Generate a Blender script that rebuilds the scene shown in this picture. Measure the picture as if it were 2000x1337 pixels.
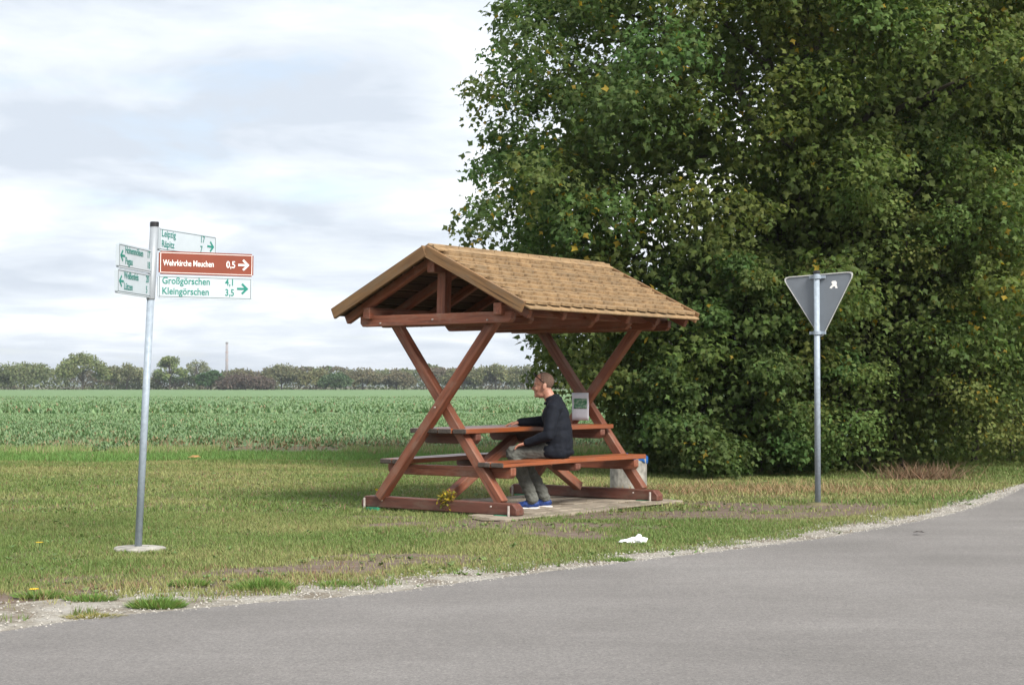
import bpy, bmesh, math, random
import numpy as np
from mathutils import Matrix, Vector, Euler
for o in list(bpy.data.objects): bpy.data.objects.remove(o)
rng = np.random.default_rng(7); random.seed(7)
scene = bpy.context.scene; C = scene.collection; D = bpy.data; R = math.radians

# ------------------------------------------------------------------ camera, sky, sun, exposure
F, HOR, CH = 3100.0, 753.5, 1.2          # focal length in photo pixels, horizon row, eye height
cam_d = D.cameras.new('camera'); cam = D.objects.new('camera', cam_d); C.objects.link(cam)
cam_d.sensor_width = 36; cam_d.lens = 36*F/2000; cam_d.clip_end = 20000; cam_d.clip_start = .1
PITCH = math.atan((HOR-668.5)/F)
cam.location = (0, 0, CH); cam.rotation_euler = (R(90)+PITCH, 0, 0); scene.camera = cam
SUN_DIR = Vector((.52, -.74, .78)).normalized()
SUN_EL = math.asin(SUN_DIR.z); SUN_AZ = math.atan2(SUN_DIR.x, SUN_DIR.y)
w = D.worlds.new('World'); scene.world = w; w.use_nodes = True
nt = w.node_tree; nt.nodes.clear(); N = nt.nodes.new; L = nt.links.new
out = N('ShaderNodeOutputWorld'); sky = N('ShaderNodeTexSky'); sky.sky_type = 'NISHITA'; sky.sun_disc = False
sky.sun_elevation = SUN_EL; sky.sun_rotation = SUN_AZ
bg1 = N('ShaderNodeBackground'); bg1.inputs['Strength'].default_value = .11; L(sky.outputs[0], bg1.inputs[0])
tc = N('ShaderNodeTexCoord'); sep = N('ShaderNodeSeparateXYZ'); L(tc.outputs['Generated'], sep.inputs[0])
def wm(op, a, b=None):
    n = N('ShaderNodeMath'); n.operation = op
    for i, v in enumerate((a, b)):
        if v is None: continue
        if isinstance(v, (int, float)): n.inputs[i].default_value = v
        else: L(v, n.inputs[i])
    return n.outputs[0]
zz = wm('ADD', wm('MAXIMUM', sep.outputs['Z'], 0.0), .12)
comb = N('ShaderNodeCombineXYZ'); L(wm('DIVIDE', sep.outputs['X'], zz), comb.inputs[0]); L(wm('DIVIDE', sep.outputs['Y'], zz), comb.inputs[1])
def wnoise(scale, detail, rough, off, dist=0):
    m = N('ShaderNodeMapping'); m.inputs['Location'].default_value = off; L(comb.outputs[0], m.inputs[0])
    n = N('ShaderNodeTexNoise'); n.inputs['Scale'].default_value = scale; n.inputs['Detail'].default_value = detail
    n.inputs['Roughness'].default_value = rough; n.inputs['Distortion'].default_value = dist; L(m.outputs[0], n.inputs['Vector']); return n.outputs['Fac']
def wramp(fac, stops):
    r = N('ShaderNodeValToRGB'); e = r.color_ramp.elements
    e[0].position, e[0].color = stops[0][0], (*stops[0][1], 1); e[1].position, e[1].color = stops[-1][0], (*stops[-1][1], 1)
    for p, c in stops[1:-1]:
        k = e.new(p); k.color = (*c, 1)
    L(fac, r.inputs[0]); return r.outputs[0]
big = wnoise(.62, 5, .55, (3.1, 1.7, 0), .3); fine = wnoise(1.9, 7, .6, (8.2, .4, 0), .4)
shade = wm('ADD', wm('MULTIPLY', big, .60), wm('MULTIPLY', fine, .40))
ccol = wramp(shade, [(.325, (.84, .84, .84)), (.425, (.70, .715, .735)), (.49, (.535, .57, .61)), (.59, (.40, .44, .495))])
bg2 = N('ShaderNodeBackground'); L(ccol, bg2.inputs[0]); bg2.inputs['Strength'].default_value = .98
cover = wramp(wnoise(1.3, 6, .6, (5.5, 9.3, 0), .3), [(.30, (.55, .55, .55)), (.46, (1, 1, 1))])
mx = N('ShaderNodeMixShader'); L(cover, mx.inputs[0]); L(bg1.outputs[0], mx.inputs[1]); L(bg2.outputs[0], mx.inputs[2]); L(mx.outputs[0], out.inputs[0])
sun_d = D.lights.new('sun', 'SUN'); sun_d.energy = 3.3; sun_d.angle = R(22); sun_d.color = (1, .95, .87)
sun = D.objects.new('sun', sun_d); C.objects.link(sun); sun.rotation_euler = (-SUN_DIR).to_track_quat('-Z', 'Y').to_euler(); sun.location = SUN_DIR*60
scene.view_settings.view_transform = 'Standard'; scene.view_settings.look = 'None'; scene.view_settings.gamma = 1; scene.view_settings.exposure = .92

# ------------------------------------------------------------------ helpers
def gp(px, py, z=0.0):                     # photo pixel -> point at height z
    Y = (CH-z)*F/(py-HOR); return np.array([(px-1000)/F*Y, Y, z])
def at(px, py, Y): return np.array([(px-1000)/F*Y, Y, CH+(HOR-py)/F*Y])
def tag(o, label=None, cat=None, group=None, kind=None):
    if label: o['label'] = label
    if cat: o['category'] = cat
    if group: o['group'] = group
    if kind: o['kind'] = kind
    return o
def link(o, parent=None):
    C.objects.link(o)
    if parent is not None: o.parent = parent
    return o
def empty(name, loc=(0, 0, 0), rz=0):
    o = D.objects.new(name, None); o.location = loc; o.rotation_euler = (0, 0, rz); o.empty_display_size = .2; return link(o)
def arr_mesh(name, V, Fc, col=None, smooth=False):
    V = np.asarray(V, np.float32); Fc = np.asarray(Fc, np.int32); n = Fc.shape[1]
    me = D.meshes.new(name); me.vertices.add(len(V)); me.vertices.foreach_set('co', V.ravel())
    me.loops.add(Fc.size); me.loops.foreach_set('vertex_index', Fc.ravel())
    me.polygons.add(len(Fc)); me.polygons.foreach_set('loop_start', np.arange(0, Fc.size, n, dtype=np.int32))
    try: me.polygons.foreach_set('loop_total', np.full(len(Fc), n, np.int32))
    except Exception: pass
    if col is not None:
        a = me.attributes.new('tint', 'FLOAT_COLOR', 'POINT'); c = np.ones((len(V), 4), np.float32); c[:, :3] = col; a.data.foreach_set('color', c.ravel())
    me.update(calc_edges=True); me.validate()
    me.polygons.foreach_set('use_smooth', np.full(len(me.polygons), smooth)); return me
def obj(name, me, mat=None, parent=None, M=None):
    if mat is not None:
        for m in (mat if isinstance(mat, (list, tuple)) else [mat]): me.materials.append(m)
    o = D.objects.new(name, me)
    if M is not None: o.matrix_basis = M
    return link(o, parent)
def bm_obj(name, bm, mat, parent=None, M=None, smooth=False):
    me = D.meshes.new(name); bm.normal_update(); bm.to_mesh(me); bm.free()
    for p in me.polygons: p.use_smooth = smooth
    return obj(name, me, mat, parent, M)
def scatter(pv, pf, P, X, Y, Z, s):        # copies of a prototype with axes X,Y,Z (n,3), scale s
    s = np.asarray(s).reshape(-1, 1, 1)
    V = P[:, None, :] + s*(pv[None, :, 0:1]*X[:, None, :] + pv[None, :, 1:2]*Y[:, None, :] + pv[None, :, 2:3]*Z[:, None, :])
    Fc = pf[None]+(np.arange(len(P))*len(pv))[:, None, None]
    return V.reshape(-1, 3), Fc.reshape(-1, pf.shape[1])
def unit(v): return v/(np.linalg.norm(v, axis=-1, keepdims=True)+1e-9)
def hash2(i, j, k=0):
    h = (i*374761393+j*668265263+k*974634777) & 0xffffffff; h = ((h ^ (h >> 13))*1274126177) & 0xffffffff; return ((h ^ (h >> 16)) & 0xffff)/65535.
def vnoise(x, y, k=0):
    x = np.asarray(x, float); y = np.asarray(y, float); i = np.floor(x).astype(np.int64); j = np.floor(y).astype(np.int64); u = x-i; v = y-j
    u = u*u*(3-2*u); v = v*v*(3-2*v)
    return (hash2(i, j, k)*(1-u)+hash2(i+1, j, k)*u)*(1-v)+(hash2(i, j+1, k)*(1-u)+hash2(i+1, j+1, k)*u)*v
def fbm(x, y, k=0, o=3):
    r = 0; a = .5; t = 0
    for q in range(o): r = r+a*vnoise(x*2**q, y*2**q, k+q); t += a; a *= .5
    return r/t

# ------------------------------------------------------------------ materials
def mat(name): 
    m = D.materials.new(name); m.use_nodes = True; n = m.node_tree.nodes; return m, n, m.node_tree.links, n['Principled BSDF']
def ramp(n, l, fac, stops):
    r = n.new('ShaderNodeValToRGB'); e = r.color_ramp.elements
    e[0].position, e[0].color = stops[0][0], (*stops[0][1], 1); e[1].position, e[1].color = stops[-1][0], (*stops[-1][1], 1)
    for p, c in stops[1:-1]: e.new(p).color = (*c, 1)
    l.new(fac, r.inputs[0]); return r.outputs[0]
def tnoise(n, l, scale, detail=4, rough=.55, coord='Object', mscale=None, rnd=False):
    t = n.new('ShaderNodeTexCoord'); v = t.outputs[coord]
    if mscale or rnd:
        m = n.new('ShaderNodeMapping'); l.new(v, m.inputs[0]); v = m.outputs[0]
        if mscale: m.inputs['Scale'].default_value = mscale
        if rnd:
            oi = n.new('ShaderNodeObjectInfo'); mm = n.new('ShaderNodeMath'); mm.operation = 'MULTIPLY'; mm.inputs[1].default_value = 40; l.new(oi.outputs['Random'], mm.inputs[0]); l.new(mm.outputs[0], m.inputs['Location'])
    x = n.new('ShaderNodeTexNoise'); x.inputs['Scale'].default_value = scale; x.inputs['Detail'].default_value = detail; x.inputs['Roughness'].default_value = rough
    l.new(v, x.inputs['Vector']); return x.outputs['Fac']
def bump(n, l, p, h, s, d=.01):
    b = n.new('ShaderNodeBump'); b.inputs['Strength'].default_value = s; b.inputs['Distance'].default_value = d; l.new(h, b.inputs['Height']); l.new(b.outputs[0], p.inputs['Normal'])
def mixc(n, l, f, a, b, mode='MIX'):
    m = n.new('ShaderNodeMix'); m.data_type = 'RGBA'; m.blend_type = mode
    if isinstance(f, (int, float)): m.inputs[0].default_value = f
    else: l.new(f, m.inputs[0])
    for i, v in ((6, a), (7, b)):
        if isinstance(v, tuple): m.inputs[i].default_value = (*v, 1)
        else: l.new(v, m.inputs[i])
    return m.outputs[2]
def objvar(n, l, col, amt):                # per-object brightness variation
    oi = n.new('ShaderNodeObjectInfo'); mr = n.new('ShaderNodeMapRange'); mr.inputs[3].default_value = 1-amt; mr.inputs[4].default_value = 1+amt; l.new(oi.outputs['Random'], mr.inputs[0])
    hs = n.new('ShaderNodeHueSaturation'); l.new(mr.outputs[0], hs.inputs['Value']); l.new(col, hs.inputs['Color']); return hs.outputs[0]
def wood(name, dark, mid, light, rough=.55, worn=None, spec=.4):
    m, n, l, p = mat(name)
    g = tnoise(n, l, 1.0, 8, .72, mscale=(1.8, 30, 30), rnd=True)
    c = ramp(n, l, g, [(.3, dark), (.5, mid), (.72, light)])
    if worn:
        c = mixc(n, l, ramp(n, l, tnoise(n, l, 4, 5, .7, mscale=(1, 2.5, 2.5), rnd=True), [(.48, (0, 0, 0)), (.68, (.85, .85, .85))]), c, worn)
    ck = tnoise(n, l, 1.0, 3, .5, mscale=(.9, 60, 60), rnd=True); c = mixc(n, l, 1.0, c, ramp(n, l, ck, [(.29, (.28, .26, .25)), (.36, (1, 1, 1))]), 'MULTIPLY')
    l.new(objvar(n, l, c, .20), p.inputs['Base Color']); p.inputs['Roughness'].default_value = rough; p.inputs['Specular IOR Level'].default_value = spec
    bump(n, l, p, g, .35, .004); return m
M_red = wood('red_glazed_timber', (.095, .032, .018), (.205, .067, .036), (.285, .108, .060), worn=(.225, .125, .088))
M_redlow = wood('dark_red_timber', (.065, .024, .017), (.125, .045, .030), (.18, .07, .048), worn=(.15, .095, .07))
M_orange = wood('orange_glazed_plank', (.17, .046, .016), (.27, .074, .024), (.34, .11, .04), rough=.34, worn=(.23, .09, .048), spec=.5)
M_endgrain = wood('weathered_end_grain', (.035, .028, .025), (.075, .06, .05), (.13, .105, .09), rough=.8)
M_brown = wood('brown_weathered_board', (.10, .052, .022), (.185, .10, .042), (.26, .15, .068), rough=.7, worn=(.15, .105, .065))
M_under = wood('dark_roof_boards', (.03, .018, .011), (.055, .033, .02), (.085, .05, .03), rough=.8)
def shingle_mat():
    m, n, l, p = mat('golden_shingle')
    g = tnoise(n, l, 1, 5, .6, mscale=(26, 4, 20), rnd=True)
    c = ramp(n, l, g, [(.3, (.165, .102, .050)), (.5, (.255, .165, .082)), (.7, (.32, .215, .112))])
    c = mixc(n, l, ramp(n, l, tnoise(n, l, 3, 4, .6, rnd=True), [(.48, (0, 0, 0)), (.70, (.6, .6, .6))]), c, (.14, .105, .065))
    l.new(objvar(n, l, c, .13), p.inputs['Base Color']); p.inputs['Roughness'].default_value = .75; bump(n, l, p, g, .3, .003); return m
M_shingle = shingle_mat()
def plain(name, col, rough=.5, metal=0, var=.12, scale=14, spec=.5, bmp=0):
    m, n, l, p = mat(name); g = tnoise(n, l, scale, 5, .6)
    lo = tuple(x*(1-var) for x in col); hi = tuple(min(1, x*(1+var)) for x in col)
    l.new(ramp(n, l, g, [(.35, lo), (.65, hi)]), p.inputs['Base Color']); p.inputs['Roughness'].default_value = rough; p.inputs['Metallic'].default_value = metal; p.inputs['Specular IOR Level'].default_value = spec
    if bmp: bump(n, l, p, g, bmp, .01)
    return m
M_galv = plain('galvanised_steel', (.29, .34, .395), .55, .1, .12, 30)
M_signback = plain('grey_sign_back', (.165, .185, .21), .55, .15, .06, 6)
M_edge = plain('pale_sign_edge', (.52, .52, .50), .5, .2)
M_white = plain('white_sign_film', (.46, .515, .555), .42, 0, .03, 8)
M_brownsign = plain('brown_sign_film', (.205, .040, .016), .42, 0, .05, 8)
M_signwhite = plain('white_lettering', (.85, .83, .80), .4, 0, .02)
M_green = plain('green_lettering', (.006, .20, .15), .4, 0, .05)
M_greenpale = plain('green_grey_lettering', (.02, .18, .15), .4, 0, .05)
M_sleeve = plain('pale_aluminium_sleeve', (.30, .325, .35), .5, .2, .05)
M_black_line = plain('grey_border_line', (.10, .12, .13), .5)
M_black = plain('black_plastic', (.015, .015, .017), .45, 0, .1)
M_concrete = plain('concrete', (.29, .275, .245), .9, 0, .35, 12, .3, .4)
M_bolt = plain('zinc_bolt', (.5, .44, .40), .5, .4, .2, 40)
M_pad = plain('green_plastic_shim', (.03, .22, .12), .5, 0, .1)
M_blue = plain('blue_bag', (.015, .10, .34), .4, 0, .15, 30)
M_paper = plain('white_paper', (.66, .66, .72), .35, 0, .04, 20)
M_litter = plain('white_litter', (.82, .83, .85), .6, 0, .05, 20)
def picture_mat():
    m, n, l, p = mat('printed_landscape_picture'); g = tnoise(n, l, 22, 5, .6, mscale=(1, 1, 1.6))
    l.new(ramp(n, l, g, [(.35, (.03, .10, .05)), (.48, (.06, .22, .11)), (.56, (.25, .36, .24)), (.66, (.22, .25, .30))]), p.inputs['Base Color']); p.inputs['Roughness'].default_value = .35; return m
M_pic = picture_mat()
def foliage(name, trans=.35, rough=.5, spec=.35):
    m, n, l, p = mat(name); a = n.new('ShaderNodeAttribute'); a.attribute_name = 'tint'
    l.new(a.outputs['Color'], p.inputs['Base Color']); p.inputs['Roughness'].default_value = rough; p.inputs['Specular IOR Level'].default_value = spec
    t = n.new('ShaderNodeBsdfTranslucent'); hs = n.new('ShaderNodeHueSaturation'); hs.inputs['Value'].default_value = 1.25; hs.inputs['Saturation'].default_value = 1.1; l.new(a.outputs['Color'], hs.inputs['Color']); l.new(hs.outputs[0], t.inputs[0])
    x = n.new('ShaderNodeMixShader'); x.inputs[0].default_value = trans; l.new(p.outputs[0], x.inputs[1]); l.new(t.outputs[0], x.inputs[2]); l.new(x.outputs[0], n['Material Output'].inputs[0]); return m
M_leaf = foliage('tree_leaf', .44, .6, .2); M_blade = foliage('grass_blade', .3, .6, .25); M_crop = foliage('crop_leaf', .25, .5, .4); M_far = foliage('far_leaf', .25, .8, .1)
def bark_mat():
    m, n, l, p = mat('bark'); g = tnoise(n, l, 6, 7, .7, mscale=(3, 3, .7)); l.new(ramp(n, l, g, [(.3, (.03, .025, .02)), (.6, (.09, .075, .06)), (.8, (.14, .12, .10))]), p.inputs['Base Color']); p.inputs['Roughness'].default_value = .9; bump(n, l, p, g, .8, .03); return m
M_bark = bark_mat()

# ------------------------------------------------------------------ ground, road, verge, field
def poly_obj(name, pts, z, m, kind='structure'):
    bm = bmesh.new(); vs = [bm.verts.new((p[0], p[1], z)) for p in pts]; f = bm.faces.new(vs); bm.normal_update()
    if f.normal.z < 0: f.normal_flip()
    bmesh.ops.triangulate(bm, faces=[f]); return tag(bm_obj(name, bm, m), kind=kind)
def ground_mat(name, stops, scale, detail=8, fine=None, rough=.95, coord='Object', bmp=.3):
    m, n, l, p = mat(name); c = ramp(n, l, tnoise(n, l, scale, detail, .62, coord), stops)
    if fine: c = mixc(n, l, .6, c, ramp(n, l, tnoise(n, l, fine, 4, .7, coord), [(.3, (.25, .25, .25)), (.7, (.75, .75, .75))]), 'OVERLAY')
    l.new(c, p.inputs['Base Color']); p.inputs['Roughness'].default_value = rough; p.inputs['Specular IOR Level'].default_value = .2
    bump(n, l, p, tnoise(n, l, fine or scale*20, 3, .6, coord), bmp, .02); return m
M_ground = ground_mat('meadow_ground', [(.3, (.07, .075, .03)), (.5, (.10, .10, .045)), (.7, (.14, .12, .06))], .4, fine=30)
M_lawn = ground_mat('lawn_soil', [(.32, (.075, .090, .032)), (.5, (.115, .110, .052)), (.62, (.155, .125, .078)), (.75, (.125, .090, .068))], 1.1, fine=60)
_n = M_lawn.node_tree.nodes; _l = M_lawn.node_tree.links; _p = _n['Principled BSDF']; _at = _n.new('ShaderNodeAttribute'); _at.attribute_name = 'worn'; _src = _p.inputs['Base Color'].links[0].from_socket
_l.new(mixc(_n, _l, _at.outputs['Fac'], _src, ramp(_n, _l, tnoise(_n, _l, 9, 6, .7), [(.3, (.090, .066, .050)), (.55, (.150, .113, .090)), (.75, (.21, .17, .135))])), _p.inputs['Base Color'])
M_gravel = ground_mat('gravel_verge', [(.3, (.12, .095, .072)), (.42, (.19, .165, .13)), (.55, (.29, .27, .235)), (.72, (.35, .33, .30))], 3.2, fine=55, bmp=.6)
M_sand = ground_mat('sandy_bed', [(.3, (.11, .085, .06)), (.55, (.21, .175, .13)), (.75, (.28, .24, .185))], 3, fine=70)
M_soil = ground_mat('field_soil', [(.3, (.10, .10, .055)), (.6, (.15, .13, .08)), (.8, (.20, .16, .105))], .8, fine=20)
def asphalt():
    m, n, l, p = mat('asphalt')
    c = ramp(n, l, tnoise(n, l, .55, 6, .6), [(.3, (.154, .145, .138)), (.5, (.179, .168, .161)), (.72, (.206, .195, .187))])
    sp = tnoise(n, l, 66, 6, 1.0); c = mixc(n, l, .95, c, ramp(n, l, sp, [(.28, (.10, .10, .10)), (.5, (.5, .5, .5)), (.72, (.95, .94, .92))]), 'OVERLAY')
    s2 = tnoise(n, l, 21, 3, .7); c = mixc(n, l, .15, c, ramp(n, l, s2, [(.35, (.30, .30, .30)), (.5, (.5, .5, .5)), (.66, (.74, .74, .72))]), 'OVERLAY')
    st = tnoise(n, l, 1.0, 5, .6, mscale=(.25, 1.6, 1)); c = mixc(n, l, .30, c, ramp(n, l, st, [(.35, (.38, .38, .38)), (.65, (.62, .62, .62))]), 'OVERLAY')
    l.new(c, p.inputs['Base Color']); p.inputs['Roughness'].default_value = .85; p.inputs['Specular IOR Level'].default_value = .3; bump(n, l, p, sp, .7, .006); return m
M_asphalt = asphalt()
M_canopy = ground_mat('crop_canopy', [(.3, (.100, .168, .066)), (.5, (.122, .198, .082)), (.7, (.14, .21, .098))], .35, fine=3, rough=.8)
poly_obj('ground', [(-7000, -800), (7000, -800), (7000, 9000), (-7000, 9000)], -.012, M_ground)
edge_px = [(0, 1237), (120, 1218), (250, 1201), (380, 1190), (500, 1179), (640, 1169), (770, 1158), (900, 1140), (1000, 1126), (1120, 1111), (1240, 1096), (1370, 1081), (1500, 1066), (1600, 1052), (1700, 1035), (1790, 1018), (1850, 1005), (1910, 988), (1955, 970), (2000, 946)]
edge = [gp(*e)[:2] for e in edge_px]
edge = [np.array(q, float) for q in ((-60, 0.5), (-25, 3.0), (-12, 5.1), (-6, 6.6))] + edge + [np.array(q, float) for q in ((7.5, 21.8), (9.1, 25.5), (10.9, 30.5), (12.4, 38), (13.6, 47), (14.4, 60), (15, 100))]
E = np.array(edge)
def resample(P, step):
    out = []
    for a, b in zip(P[:-1], P[1:]):
        n = max(1, int(np.linalg.norm(b-a)/step)); out += [a+(b-a)*t/n for t in range(n)]
    return np.array(out+[P[-1]])
Er = resample(E, .25); sel = (Er[:, 1] < 60) & (Er[:, 0] > -14)
Er = Er[sel]; Er = Er+np.stack([np.zeros(len(Er)), (fbm(Er[:, 0]*1.6, Er[:, 1]*1.6, 5)-.5)*.12], 1)
road_pts = [E[0]]+list(Er)+[E[-1]]+[np.array(q, float) for q in ((20, 100), (19.5, 60), (18.3, 42), (16.5, 32), (15.5, 22), (17.5, 12), (30, 4), (60, 2), (60, -30), (-60, -30))]
poly_obj('road', road_pts, .012, M_asphalt)
def edge_side(P):                          # signed distance from the road edge, + on the lawn side
    A = E[:-1][None]; B = E[1:][None]; p = P[:, None, :]; d = B-A; t = np.clip(((p-A)*d).sum(-1)/(d*d).sum(-1), 0, 1); q = A+t[..., None]*d
    v = p-q; dist = np.linalg.norm(v, axis=-1); k = dist.argmin(1); r = np.arange(len(P)); dk = d[0][k]; vk = v[r, k]
    return dist[r, k]*np.sign(dk[:, 0]*vk[:, 1]-dk[:, 1]*vk[:, 0]+1e-12)
SX, SY, SYAW, K = -.684, 15.012, R(-37.435), .034
def w2loc(P): c, s = math.cos(SYAW), math.sin(SYAW); d = P-np.array([SX, SY]); return np.stack([c*d[..., 0]+s*d[..., 1], -s*d[..., 0]+c*d[..., 1]], -1)
def worn_mask(X, Y, e):                    # trodden soil before the table, by the sign pole, and along the road at the left
    lp = w2loc(np.stack([X, Y], 1)); g = lambda cx, cy, sx, sy, p: np.exp(-((p[:, 0]-cx)**2/sx+(p[:, 1]-cy)**2/sy)); P = np.stack([X, Y], 1)
    b = 1.5*g(1.1, -.75, 1.3, .30, lp)+1.3*g(1.75, 1.3, .22, 2.2, lp)+1.1*g(3.1, 15.7, .6, .3, P)+1.1*g(2.0, 14.7, 1.2, .35, P)
    left = np.clip(1-np.abs(e-1.05)/.9, 0, 1)*np.clip((-X+.2)/1.6, 0, 1)
    m = np.clip((b*.95+left*1.0)*1.25+(fbm(X*1.7, Y*2.4, 83, 4)-.5)*3.2-.22, 0, 1); return m*(np.maximum(b, left) > .12)
# lawn sheet with gentle relief
def grid_sheet(name, x0, x1, y0, y1, nx, ny, m, zf, keep=None):
    X, Yg = np.meshgrid(np.linspace(x0, x1, nx), np.linspace(y0, y1, ny)); V = np.stack([X.ravel(), Yg.ravel(), zf(X.ravel(), Yg.ravel())], 1)
    i = np.arange(nx*ny).reshape(ny, nx); Fc = np.stack([i[:-1, :-1], i[:-1, 1:], i[1:, 1:], i[1:, :-1]], -1).reshape(-1, 4)
    if keep is not None: Fc = Fc[keep(V[Fc].mean(1))]
    return tag(obj(name, arr_mesh(name, V, Fc, smooth=True), m), kind='structure')
def lawn_z(x, y):
    d = np.clip(edge_side(np.stack([x, y], 1)), 0, 2)/2
    return -.004+.016*(fbm(x*1.2, y*1.2, 3)-.3)*d
lawn = grid_sheet('lawn', -14, 12, 4.5, 28.6, 206, 194, M_lawn, lawn_z, lambda c: edge_side(c[:, :2]) > .02)
_v = np.empty(len(lawn.data.vertices)*3, np.float32); lawn.data.vertices.foreach_get('co', _v); _v = _v.reshape(-1, 3).astype(float); _m = worn_mask(_v[:, 0], _v[:, 1], edge_side(_v[:, :2]))
_a = lawn.data.attributes.new('worn', 'FLOAT', 'POINT'); _a.data.foreach_set('value', _m.astype(np.float32))
# gravel verge along the road edge
def verge_w(x, y):
    base = np.interp(x, [-14, -3.2, -2.3, -1.6, -.9, 0, 1.2, 2.5, 3.6, 4.6, 6.3, 9], [.5, .65, .95, .8, .62, .42, .36, .33, .42, .26, .05, .03])
    return base*(.55+.9*fbm(x*1.5, y*1.5, 21))
Er2 = resample(E, .12); Er2 = Er2[(Er2[:, 0] > -13) & (Er2[:, 1] < 32)]
tn = np.gradient(Er2, axis=0); nr = unit(np.stack([-tn[:, 1], tn[:, 0]], 1)); wv = verge_w(Er2[:, 0], Er2[:, 1])
poly_obj('gravel_verge', list(Er2-nr*.06)+list((Er2+nr*wv[:, None])[::-1]), .007, M_gravel)
poly_obj('field', [(-260, 28.2), (200, 28.2), (230, 455), (-330, 455)], .006, M_soil)
grid_sheet('field_canopy', -330, 230, 31.5, 452, 150, 160, M_canopy, lambda x, y: .012+np.clip((y-31.5)/80, 0, 1)*(.14+.10*fbm(x*.7, y*.35, 9)))

# ------------------------------------------------------------------ picnic shelter
shelter = empty('picnic_shelter', (SX, SY, 0), SYAW)
tag(shelter, 'red timber picnic shelter with crossed legs, built-in table, benches and golden shingle roof', 'shelter')
def loc2w(x, y): c, s = math.cos(SYAW), math.sin(SYAW); return np.array([SX+c*x-s*y, SY+s*x+c*y])
def sh(x, y, z): return Vector((x+K*z, y, z))
def beam(name, p0, p1, wid, hgt, m, parent=shelter, up=(0, 0, 1), bev=.006, chamfer=0, ends=None, bow=0):
    """timber from p0 to p1; own x axis along the grain; chamfer cuts the lower corner of both ends; ends = material for the end faces"""
    p0 = sh(*p0); p1 = sh(*p1); d = p1-p0; Lh = d.length/2; x = d.normalized(); y = Vector(up).cross(x).normalized(); z = x.cross(y)
    M = Matrix((x, y, z)).transposed().to_4x4(); M.translation = (p0+p1)/2
    bm = bmesh.new(); h = hgt/2; wd = wid/2; c = chamfer
    prof = [(-Lh, h), (-Lh, -h+c), (-Lh+c, -h), (Lh-c, -h), (Lh, -h+c), (Lh, h)] if c > 0 else ([(-Lh, h+c), (-Lh-0*c, -h), (Lh, -h), (Lh, h+c)] if c == 0 else [(-Lh-c, h), (-Lh, h+c), (-Lh, -h), (Lh, -h), (Lh, h+c), (Lh+c, h)])
    if bow:
        n = 8; prof = [(Lh-2*Lh*i/n, h+bow*math.sin(math.pi*i/n)*(1+.4*math.sin(i*1.9))) for i in range(n+1)]+[(-Lh+2*Lh*i/n, -h+bow*math.sin(math.pi*i/n)*(1-.3*math.sin(i*1.3))) for i in range(n+1)]
    a = [bm.verts.new((u, -wd, v)) for u, v in prof]; b = [bm.verts.new((u, wd, v)) for u, v in prof]
    n = len(prof); bm.faces.new(a); bm.faces.new(b[::-1])
    for i in range(n): bm.faces.new((a[i], b[i], b[(i+1) % n], a[(i+1) % n]))
    bmesh.ops.recalc_face_normals(bm, faces=bm.faces)
    if bev: bmesh.ops.bevel(bm, geom=[e for e in bm.edges if e.calc_face_angle(0) > .5], offset=bev, segments=1, affect='EDGES', clamp_overlap=True)
    mats = [m]
    if ends:
        mats = [m, ends]; bm.normal_update()
        for f in bm.faces:
            if abs(f.normal.x) > .6: f.material_index = 1
    return bm_obj(name, bm, mats, parent, M)
S, B, Wd, OV, ZE, ZA, T, ZT = 2.376, .955, 1.147, .288, 1.918, 2.468, .925, 1.772
U, Vv, TW, TZ, BZ = .655, .69, .341, .80, .496
def bolt(x, y, z, r=.009, length=.014, parent=shelter, name='bolt'):
    bm = bmesh.new(); bmesh.ops.create_cone(bm, cap_ends=True, segments=8, radius1=r, radius2=r*.8, depth=length)
    return bm_obj(name, bm, M_bolt, parent, Matrix.Translation(sh(x, y, z)) @ Matrix.Rotation(R(90), 4, 'X'))
for yb, front in ((0.0, -1), (S, -1)):
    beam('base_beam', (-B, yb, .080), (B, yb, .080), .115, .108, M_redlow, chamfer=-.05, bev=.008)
    # crossing legs: one in front of the other
    zt = ZT+.10; kx = (U+Vv)/(ZT-.13); 
    xt = U+kx*.10
    beam('leg', (-Vv-.015, yb-.052, .122), (xt-.03, yb-.052, zt), .092, .092, M_red, up=(0, 1, 0))
    beam('leg', (Vv+.015, yb+.052, .122), (-xt+.03, yb+.052, zt), .092, .092, M_red, up=(0, 1, 0))
    for q in (-.142, .142):
        beam('tie_beam', (-T, yb+q, ZT+.052), (T, yb+q, ZT+.052), .065, .104, M_red, chamfer=.03, ends=None)
    by_ = yb+(.15 if yb == 0 else -.15)
    beam('bench_bearer', (-.765, by_, BZ-.10), (.755, by_, BZ-.10), .08, .10, M_red, chamfer=.03)
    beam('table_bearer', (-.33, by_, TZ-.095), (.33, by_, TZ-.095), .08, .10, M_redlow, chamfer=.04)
    beam('king_post', (0, yb-.02, ZT+.0), (0, yb-.02, ZA-.17), .10, .10, M_red, up=(0, 1, 0))
    for bx, bz in ((-U, ZT+.03), (U, ZT+.03), (0, ZT+.05)): bolt(bx, yb-.182, bz)
    bolt(0, yb-.112, 1.0); 
    for sx in (-1, 1):
        bolt(sx*(Vv-.02), yb-.075, .10)
        bm = bmesh.new(); bmesh.ops.create_cone(bm, cap_ends=True, segments=8, radius1=.011, radius2=.011, depth=.12)
        bm_obj('anchor_pin', bm, M_bolt, shelter, Matrix.Translation(sh(sx*(B-.07), yb-.085, .055)))
        bm = bmesh.new(); bmesh.ops.create_cube(bm, size=1, matrix=Matrix.Diagonal((.14, .12, .03, 1)))
        bm_obj('shim', bm, M_pad, shelter, Matrix.Translation(sh(sx*(B-.17), yb-.03, .012)))
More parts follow.
